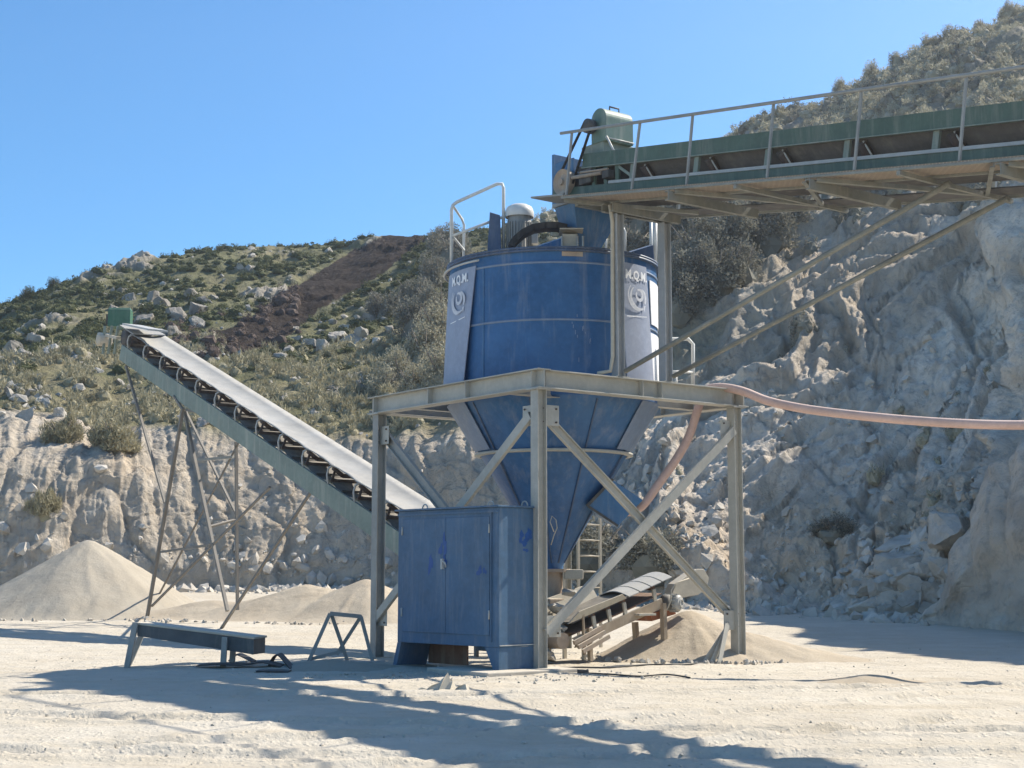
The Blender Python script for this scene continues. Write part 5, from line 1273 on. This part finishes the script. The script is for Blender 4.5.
# trestle
tr = thing('steel_trestle', 'small dark steel trestle left of the frame column', 'trestle', PZ(340, 662, 0))
YT = 26.5; t0, t1 = PY(330, 613.5, YT), PY(361, 616.5, YT+.1); dpt = Vector((.05, .35, 0))
def tb(p, q_, w=.06, nm='leg'): MB().bar(p, q_, w, w, Vector((0, 1, 0))).build(nm, 'steelgrey', tr)
tb(t0, t1, .07, 'top_rail'); tb(t0, gl_(PY(308, 664, YT-.1))); tb(t1, gl_(PY(373, 662, YT+.1))); tb(t0+Vector((.02, .05, -.02)), gl_(PY(348, 660, YT+.3))); tb(t1+Vector((-.02, .06, -.02)), PY(337, 654, YT+.3)); tb(PY(311, 659, YT), PY(343, 651, YT+.25), .06, 'stretcher'); tb(t0+Vector((0,.1,0)), t1+Vector((0,.12,0)), .05, 'top_rail')
ftp = PZ(360, 664, 0); MB().box(ftp+Vector((-.15, .25, .02)), (1.1, .5, .025), (Vector((1, .05, 0)).normalized(), Vector((-.05, 1, 0)).normalized(), UP)).build('steel_plate', 'steelgrey', None, label='flat grey steel plate on the ground under the trestle', cat='steel plate')
pile('dirt_mound', 'low grey dust mound in front of the small trestle', [(-3.05, 24.9, .17, 1.3, .8)], (-4.3, -1.8, 24.0, 25.8), 'sand', seed=12, slope=.25, res=.04)
# rubber scraps
rb = thing('rubber_scrap', 'curled black conveyor belt scraps lying below the steel table', 'scrap', PZ(265, 668, 0))
def strip(pts_, w, name, mat='rubberdark'):
    m = MB(); P = smooth_path([Vector(p) for p in pts_], 5); vs = []
    for p in P: vs += [p, p+Vector((.02, w, .01)), p+Vector((.02, w, .03)), p+Vector((0, 0, .02))]
    n = len(P); fs = [(4*i+j, 4*i+(j+1) % 4, 4*i+4+(j+1) % 4, 4*i+4+j) for i in range(n-1) for j in range(4)]+[(0, 1, 2, 3), (4*n-1, 4*n-2, 4*n-3, 4*n-4)]
    m.add(vs, fs); m.build(name, mat, rb)
g_ = lambda px, py, z_: PZ(px, py, 0)+Vector((0, 0, z_))
strip([g_(196, 668, .02), g_(215, 669, .06), g_(240, 669, .05), g_(262, 669, .09), g_(280, 670, .04)], .35, 'belt_strip')
strip([g_(228, 664, .04), g_(235, 663, .13), g_(243, 664, .10), g_(252, 666, .05)], .3, 'belt_strip')
strip([g_(268, 668, .03), g_(272, 668, .16), g_(277, 668, .20), g_(283, 669, .12), g_(290, 671, .02)], .35, 'belt_strip')
strip([g_(255, 673, .01), g_(270, 674, .03), g_(288, 674, .02)], .25, 'belt_strip')
# cables on the ground and a black plug
def ground_cable(pts_, r, label, mat='rubberdark'):
    P = smooth_path([PZ(px, py, 0) for px, py in pts_], 8); P = [Vector((p.x, p.y, gzf(p.x, p.y)+r+.012)) for p in P]
    return MB().tube(P, r, 6).build('cable', mat, None, label=label, cat='cable')
ground_cable([(548, 672), (575, 670), (610, 670), (650, 667), (680, 667), (705, 665)], .014, 'thin dark cable running along the foot of the frame to the right column')
ground_cable([(583, 675), (610, 676), (640, 678), (665, 676), (690, 679)], .013, 'loose dark cable end lying in front of the other cable')
m = MB(); p = PZ(583, 674, 0)+Vector((0, 0, .035)); m.lathe(p-Vector((.09, 0, 0)), [(0, 0), (.035, 0), (.04, .06), (.03, .14), (.045, .15), (.04, .18), (0, .18)], 14, Vector((1, 0, 0))); m.build('cable_plug', 'rubberdark', None, label='small black plug lying on the ground before the frame', cat='plug')

# ================================================================== AIR
hm_ = bpy.data.materials.new('dusty_air'); hm_.use_nodes = True; hn_ = hm_.node_tree; hn_.nodes.clear()
pv = hn_.nodes.new('ShaderNodeVolumePrincipled'); pv.inputs['Color'].default_value = (.93, .95, 1, 1); pv.inputs['Density'].default_value = HAZE; pv.inputs['Anisotropy'].default_value = .6
ho_ = hn_.nodes.new('ShaderNodeOutputMaterial'); hn_.links.new(pv.outputs[0], ho_.inputs['Volume'])
hz_ = MB().box((0, 70, 45), (520, 420, 120)).build('haze', hm_, None); tag(hz_, 'thin dusty air over the quarry', 'haze', kind='stuff')

# ================================================================== LIGHT, SKY, CAMERA
SUNH = Vector((.857, .515, 0)).normalized(); EL = R(45)
sd = Vector((SUNH.x*cos(EL), SUNH.y*cos(EL), sin(EL)))
sun = bpy.data.lights.new('sun', 'SUN'); sun.energy = 4.8; sun.angle = R(.53); sun.color = (1.0, .93, .82)
so = bpy.data.objects.new('sun', sun); COL.objects.link(so); so.rotation_euler = sd.to_track_quat('Z', 'Y').to_euler(); so.location = (0, 0, 50)
w = bpy.data.worlds.new('World'); sc.world = w; w.use_nodes = True; nt = w.node_tree; nt.nodes.clear()
sky = nt.nodes.new('ShaderNodeTexSky'); sky.sky_type = 'NISHITA'; sky.sun_disc = False; sky.sun_elevation = EL; sky.sun_rotation = atan2(SUNH.x, SUNH.y)
sky.altitude = 300; sky.air_density = .85; sky.dust_density = .55; sky.ozone_density = 3.5
bg = nt.nodes.new('ShaderNodeBackground'); bg.inputs[1].default_value = .118; ow = nt.nodes.new('ShaderNodeOutputWorld')
hs_ = nt.nodes.new('ShaderNodeHueSaturation'); hs_.inputs['Saturation'].default_value = 1.26; hs_.inputs['Hue'].default_value = .4945
nt.links.new(sky.outputs[0], hs_.inputs['Color']); nt.links.new(hs_.outputs[0], bg.inputs[0]); nt.links.new(bg.outputs[0], ow.inputs[0])
cam = bpy.data.cameras.new('camera'); co = bpy.data.objects.new('camera', cam); COL.objects.link(co)
cam.sensor_fit = 'HORIZONTAL'; cam.sensor_width = 36; cam.lens = 36*FPX/1024; cam.clip_start = .1; cam.clip_end = 3000
co.location = (0, 0, EYE); co.rotation_euler = (R(90)+PITCH, 0, 0); sc.camera = co
sc.view_settings.view_transform = 'Standard'; sc.view_settings.look = 'None'; sc.view_settings.exposure = .80; sc.view_settings.gamma = 1
sc.render.resolution_x = 1024; sc.render.resolution_y = 768
